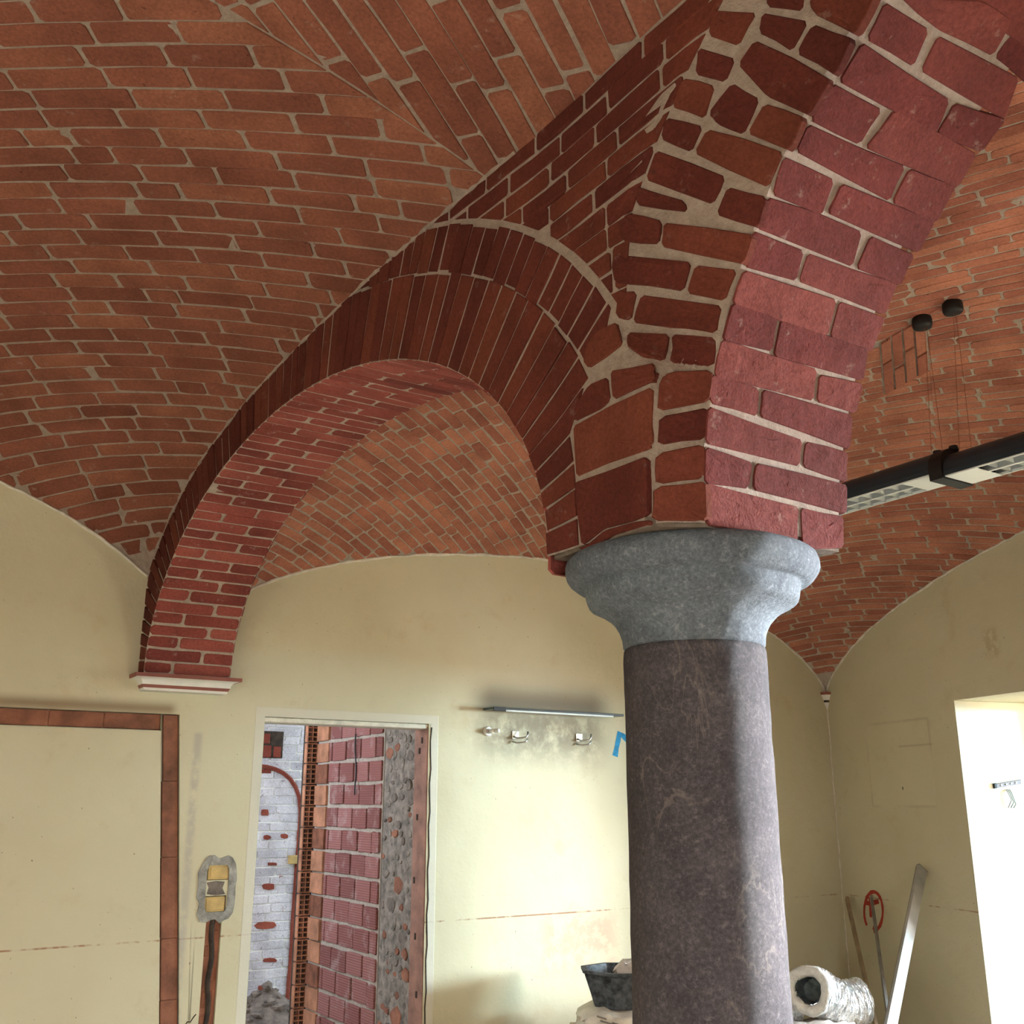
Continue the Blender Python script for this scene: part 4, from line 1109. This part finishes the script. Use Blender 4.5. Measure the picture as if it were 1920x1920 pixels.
# ------------------------------------------------------------------ hanging lamp
def luminaire(label, t0, t1, s=2.14, zb=3.03):
    g = empty('ceiling_lamp', label=label, cat='lamp')
    w2 = .10; ln = t1 - t0
    mb = MB(); n = 14; prof = [(-w2, zb), (-w2-.002, zb+.02)] + [(-w2*cos(pi*k/n), zb + .03 + .085*sin(pi*k/n)) for k in range(n+1)] + [(w2+.002, zb+.02), (w2, zb)]
    m_ = len(prof)
    for t in (t0, t1): mb.v += [W(s+x, t, z) for x, z in prof]
    mb.f = [(k, k+1, m_+k+1, m_+k) for k in range(m_-1)] + [tuple(range(m_))[::-1], tuple(range(m_, 2*m_))]
    mb.build('housing', 'lamp_navy', g)
    mb = MB()
    for x in (-w2+.004, -.006, w2-.012): mb.box(W(s+x, t0+.002, zb-.004), EV*.008 if x != -.006 else EV*.012, AV*(ln-.004), Vector((0, 0, .02)))
    lo = mb.build('louvre_rail', 'louvre_white', g)
    for t_ in (t0+.004, t1-.144):
        mb = MB(); mb.box(W(s-w2+.006, t_, zb-.005), EV*(2*w2-.012), AV*.14, Vector((0, 0, .004))); mb.build('end_plate', 'louvre_white', g)
    mb = MB(); mb.box(W(s-w2+.008, t0+.14, zb+.040), EV*(2*w2-.016), AV*(ln-.28), Vector((0, 0, .003))); mb.build('reflector', 'lamp_navy', g)
    step = .075; t = t0 + .15
    V = []; F = []
    while t < t1 - .16:
        for x0, x1 in ((-w2+.01, -.008), (.008, w2-.01)):
            # a V-shaped cross blade of the louvre
            b_ = MB(); xm = (x0+x1)/2
            b_.quad(W(s+x0, t, zb-.003), W(s+x1, t, zb-.003), W(s+x1, t+.026, zb+.034), W(s+x0, t+.026, zb+.034))
            b_.quad(W(s+x1, t+.003, zb-.003), W(s+x0, t+.003, zb-.003), W(s+x0, t-.014, zb+.034), W(s+x1, t-.014, zb+.034))
            b_.quad(W(s+x0, t, zb-.002), W(s+x0, t+step, zb-.002), W(s+x0+.007, t+step-.004, zb+.03), W(s+x0+.007, t+.004, zb+.03))
            b_.quad(W(s+x1, t+step, zb-.002), W(s+x1, t, zb-.002), W(s+x1-.007, t+.004, zb+.03), W(s+x1-.007, t+step-.004, zb+.03))
            b_.build('louvre_blade', 'louvre_metal', g)
        t += step
    return g
l1 = luminaire('near length of the long dark suspended lamp, cut off by the right edge', -.95, .595, zb=3.005)
l2 = luminaire('far length of the long dark suspended lamp, ending behind the brick pier', .665, 2.15)
cn = empty('lamp_coupling', label='black clamp that joins the two lengths of the suspended lamp', cat='lamp coupling')
mb = MB(); n = 12
prof = [(-.108, 2.995), (-.112, 3.03)] + [(-.112*cos(pi*k/n), 3.05 + .098*sin(pi*k/n)) for k in range(n+1)] + [(.112, 3.03), (.108, 2.995)]
m_ = len(prof)
for t in (.597, .66): mb.v += [W(2.14+x, t, z) for x, z in prof]
mb.f = [(k, k+1, m_+k+1, m_+k) for k in range(m_-1)] + [(m_-1, 0, m_, 2*m_-1), tuple(range(m_))[::-1], tuple(range(m_, 2*m_))]
mb.build('clamp_shell', 'black_plastic', cn)
for t, x in ((.68, 0), (.60, 0)):
    disc(W(2.14+x, t, 3.14), Vector((0, 0, 1)), .022, .018, .02, 12).build('wire_gland', 'black_plastic', cn)
for (x, y, lab) in ((1728, 597, 'black ceiling rose over the lamp, the one nearer the brick pier'), (1785, 568, 'black ceiling rose over the lamp, the higher one on the right')):
    s, t = inter(x, y, zB); zc = zB(s, t)
    rs = empty('ceiling_rose', label=lab, cat='ceiling rose')
    mb = MB(); c_ = W(s, t, 0); mb.lathe([(.030, zc-.052), (.040, zc-.048), (.0445, zc-.036), (.0445, zc-.012), (.040, zc+.01)], (c_.x, c_.y), 24); mb.build('canopy', 'black_plastic', rs, True)
    tops = ((1737, 1745), (1787, 1797))[0 if x < 1750 else 1]; bots = ((1746, 1768), (1798, 1821))[0 if x < 1750 else 1]
    for a, b2 in zip(tops, bots):
        tt, zz_ = hit_s(b2, 852 if x < 1750 else 838, 2.14); ta, _ = hit_s(a, y + 14, s)
        mb = MB(); mb.tube([W(s, t + (ta - t)*.5, zc-.05), W(2.14, tt, 3.135)], .0011, 5); mb.build('suspension_wire', 'wire', rs)

# ------------------------------------------------------------------ poles in the corner
def rod(name, label, cat, top, bot, w1, w2, mat, rib=False):
    g = empty(name, label=label, cat=cat)
    d = (bot - top); ax = d.normalized(); x = ax.cross(-NR if not rib else -DR).normalized(); y = ax.cross(x).normalized()
    mb = MB(); mb.bevbox(top - x*w1/2 - y*w2/2, x*w1, y*w2, d, .0015); mb.build('bar', mat, g)
    if rib:
        m2 = MB()
        for k in (-.5, .34): m2.bevbox(top - x*w1*(-k) - y*(w2/2+.004) + d*.002, x*w1*.16, y*.005, d*.996, .001)
        m2.build('rib', 'pole_grey', g)
        m3 = MB(); m3.bevbox(top - x*w1/2*1.04 - y*w2/2*1.04 - d*.0015, x*w1*1.04, y*w2*1.04, d*.004, .001); m3.build('end_cap', 'pole_grey', g)
    return g
def wall_pt(px, py, off): r, z = rpx(px, py); return CORNER + DR*r - NR*off + Vector((0, 0, z))
def floor_through(px, py, Y):
    return at_depth(px, py, Y)
def lean(top, px, py, Y):
    q = at_depth(px, py, Y); d = q - top; k = -top.z/d.z; return top + d*k
T1 = wall_pt(1737, 1628, .035); B1 = lean(T1, 1672, 1912, 6.45)
rod('straightedge', 'long pale aluminium screeding bar leaning against the right wall', 'screed bar', T1, B1, .075, .024, 'aluminium', True)
T2 = wall_pt(1638, 1680, .02); B2 = lean(T2, 1663, 1890, 6.7)
rod('thin_bar', 'thin grey bar leaning on the wall across the red circled cross', 'bar', T2, B2, .022, .018, 'pole_grey')
T3 = CORNER + DR*.05 - NR*.03 - AV*.03 + Vector((0, 0, rpx(1592, 1684)[1])); B3 = lean(T3, 1640, 1915, 6.9)
rod('wooden_batten', 'weathered wooden batten leaning in the corner left of the red mark', 'batten', T3, B3, .034, .02, 'wood_pale')

# ------------------------------------------------------------------ bench with tub, bags and ducts behind the column
BY = 6.25
def bx(x, y): return at_depth(x, y, BY)
bt = bx(1300, 1945).z
tb_ = empty('work_bench', label='low board bench behind the column, mostly below the frame', cat='bench')
X0, X1 = bx(1075, 1900).x, bx(1640, 1900).x
for k in range(3):
    mb = MB(); mb.bevbox(Vector((X0, BY - .30 + k*.24, bt-.04)), Vector((X1-X0, 0, 0)), Vector((0, .23, 0)), Vector((0, 0, .04)), .004); mb.build('plank', 'wood_pale', tb_)
for x_ in (X0+.08, X1-.14):
    for y_ in (BY-.26, BY+.34):
        mb = MB(); mb.bevbox(Vector((x_, y_, 0)), Vector((.06, 0, 0)), Vector((0, .06, 0)), Vector((0, 0, bt-.04)), .004); mb.build('leg', 'wood_pale', tb_)
def lumpy_box(c, hx, hy, hz, seed, squash=.25, amp=.012):
    rnd = random.Random(seed); bm = bmesh.new(); bmesh.ops.create_cube(bm, size=2); bmesh.ops.subdivide_edges(bm, edges=list(bm.edges), cuts=7, use_grid_fill=True)
    ph = [rnd.uniform(0, 6) for _ in range(6)]
    for v in bm.verts:
        x, y, z = v.co; r = 1 - squash*.5*(x*x*y*y + max(0, abs(z)-.4)*(x*x + y*y)*.5)
        x2, y2 = x*r, y*r; z2 = z*(1 - .35*(max(abs(x), abs(y))**3))
        k = amp*(sin(x*7+ph[0]+z*4) + sin(y*9+ph[1]-z*5) + .6*sin((x+y)*15+ph[2]+z*9))
        v.co = Vector((c[0] + x2*hx + k, c[1] + y2*hy + k*.6, c[2] + z2*hz + k*.8))
    return bm
pb = empty('cement_bag', label='printed cream paper cement bag under the black tub', cat='bag')
c_ = bx(1165, 1908); mb = MB(); mb.addbm(lumpy_box((c_.x, BY, bt + .084), .245, .26, .080, 3)); mb.build('bag', 'paper', pb, True)
# print on the bag: short dark marks and figures
def digits(txt, P, size, parent, ux, name='print'):
    cu = bpy.data.curves.new(name, 'FONT'); cu.body = txt; cu.size = size; cu.extrude = .0006
    tmp = bpy.data.objects.new(name, cu); COL.objects.link(tmp)
    dg = bpy.context.evaluated_depsgraph_get(); me = bpy.data.meshes.new_from_object(tmp.evaluated_get(dg)); bpy.data.objects.remove(tmp)
    me.materials.clear(); me.materials.append(M['paper_ink']); o = bpy.data.objects.new(name, me); link(o, parent)
    o.rotation_euler = (pi/2, radians(18), radians(-4)); o.location = P; return o
digits("3'5", bx(1102, 1914) + Vector((0, -.292, 0)), .06, pb, 1)
for k, (x_, y_, l_) in enumerate(((1118, 1896, .07), (1124, 1905, .08), (1140, 1900, .05), (1112, 1888, .05), (1146, 1912, .06), (1130, 1914, .05))):
    p = bx(x_, y_) + Vector((0, -.284, 0)); mb = MB(); mb.box(p, Vector((l_, 0, -l_*.28)), Vector((0, .02, 0)), Vector((0, 0, .006))); mb.build('print', 'paper_ink', pb)
# tub
tub = empty('mortar_tub', label='dusty black rubber mortar tub on the cement bag beside the column', cat='tub')
tc = bx(1172, 1820); rz = bx(1172, 1815).z; bz = bx(1172, 1886).z
def octr(hx, hy, z, cf=.34): 
    P = []
    for sx, sy in ((1, -1), (1, 1), (-1, 1), (-1, -1)):
        a = (sx*hx, sy*hy*(1-cf)); b2 = (sx*hx*(1-cf), sy*hy); P += [a, b2] if (sx*sy > 0) else [b2, a]
    return [Vector((tc.x + x, BY + y, z)) for x, y in P]
O8 = lambda hx, hy, z: [Vector((tc.x + hx*cos(pi/8 + k*pi/4)*1.17, BY + hy*sin(pi/8 + k*pi/4)*1.17, z)) for k in range(8)]
rings = [O8(.155, .13, bz), O8(.165, .14, bz+.01), O8(.205, .175, rz-.03), O8(.212, .182, rz-.018), O8(.225, .195, rz-.014), O8(.225, .195, rz), O8(.20, .17, rz), O8(.195, .165, rz-.02), O8(.15, .125, bz+.02)]
mb = MB()
for r in rings: mb.v += r
for i in range(len(rings)-1):
    for k in range(8): mb.f.append((i*8+k, i*8+(k+1) % 8, (i+1)*8+(k+1) % 8, (i+1)*8+k))
mb.f += [tuple(range(8))[::-1], tuple((len(rings)-1)*8+k for k in range(8))]
mb.build('tub_shell', 'tub', tub)
mb = MB()
for k in range(8):
    a = O8(.157, .132, bz+.008)[k]; b2 = O8(.209, .179, rz-.02)[k]; mb.tube([a, b2], .006, 6)
mb.build('rib', 'tub', tub)
sk = empty('plastic_sack', label='pinkish crumpled sack standing in the black tub', cat='sack')
mb = MB(); mb.addbm(lumpy_box((tc.x + .045, BY, (rz+bz)/2 + .055), .10, .08, .085, 9, .5, .009)); mb.build('sack', 'sheet', sk, True)
# foil ducts
def duct(label, pts, R_, seedv, open_end=True):
    g = empty('insulated_duct', label=label, cat='duct'); n = 90; seg = 40
    P = [Vector(p) for p in pts]
    def bez(u):
        m_ = len(P)-1; x = u*m_; i = min(int(x), m_-1); f = x-i; a = P[max(i-1, 0)]; b2 = P[i]; c_ = P[i+1]; d = P[min(i+2, m_)]
        return .5*((2*b2) + (c_-a)*f + (2*a-5*b2+4*c_-d)*f*f + (3*b2-a-3*c_+d)*f**3)
    cs = [bez(k/n) for k in range(n+1)]; rs = [R_*(1 + .035*sin(k*1.9) + .02*sin(k*.7+seedv)) for k in range(n+1)]
    mb = MB(); mb.tube(cs, rs, seg, False)
    rnd = random.Random(seedv)
    for v in mb.v: v += Vector((rnd.uniform(-1, 1), rnd.uniform(-1, 1), rnd.uniform(-1, 1)))*R_*.035
    mb.build('foil_jacket', 'foil', g)
    # fleece mouth: torus-like lip, and the dark inner hose
    ax = (cs[0]-cs[1]).normalized(); u_ = ax.cross(Vector((0, 0, 1))).normalized(); w_ = ax.cross(u_)
    lip = MB(); prof = [(1.02, -.18), (1.06, -.02), (1.0, .14), (.86, .2), (.70, .14), (.60, 0), (.58, -.3)]
    for r, h in prof: lip.v += [cs[0] + ax*h*R_*.8 + (u_*cos(2*pi*k/seg) + w_*sin(2*pi*k/seg))*R_*r*(1 + .05*sin(3*2*pi*k/seg+seedv) + .02*sin(11*k)) for k in range(seg)]
    for i in range(len(prof)-1):
        for k in range(seg): a = i*seg+k; b2 = i*seg+(k+1) % seg; lip.f.append((a, b2, b2+seg, a+seg))
    lip.build('fleece_lip', 'fleece', g, True)
    inn = MB(); inn.tube([cs[0] - ax*.0, cs[0] - ax*R_*.8, cs[0] - ax*R_*1.6], [R_*.585, R_*.56, R_*.5], seg, False)
    for i, v in enumerate(inn.v): v += Vector((rnd.uniform(-1, 1), rnd.uniform(-1, 1), rnd.uniform(-1, 1)))*R_*.03
    q = len(inn.v); inn.f.append(tuple(range(q-seg, q))); inn.build('inner_hose', 'duct_inner', g)
    return g
a = bx(1506, 1851); R_ = .121
duct('foil-wrapped insulated duct whose open round end faces out beside the column', [a + Vector((0, -.1, 0)), a + Vector((.10, .10, -.035)), Vector((a.x+.24, a.y+.18, max(a.z-.13, bt+.14))), Vector((a.x+.38, a.y+.24, bt+.14))], R_, 2)
b3 = bx(1470, 1895)
duct('second foil duct lying lower, half hidden behind the column', [b3 + Vector((-.12, .18, .02)), b3 + Vector((0, .15, 0)), b3 + Vector((.12, .16, 0))], .09, 5)
ps_ = empty('plastic_sheet', label='crumpled pale pink sheet under the foil ducts', cat='sheet')
mb = MB(); mb.addbm(lumpy_box((bx(1535, 1930).x, BY - .05, bt + .042), .20, .22, .030, 12, .3, .008)); mb.build('sheet', 'sheet', ps_, True)

finish_bricks()
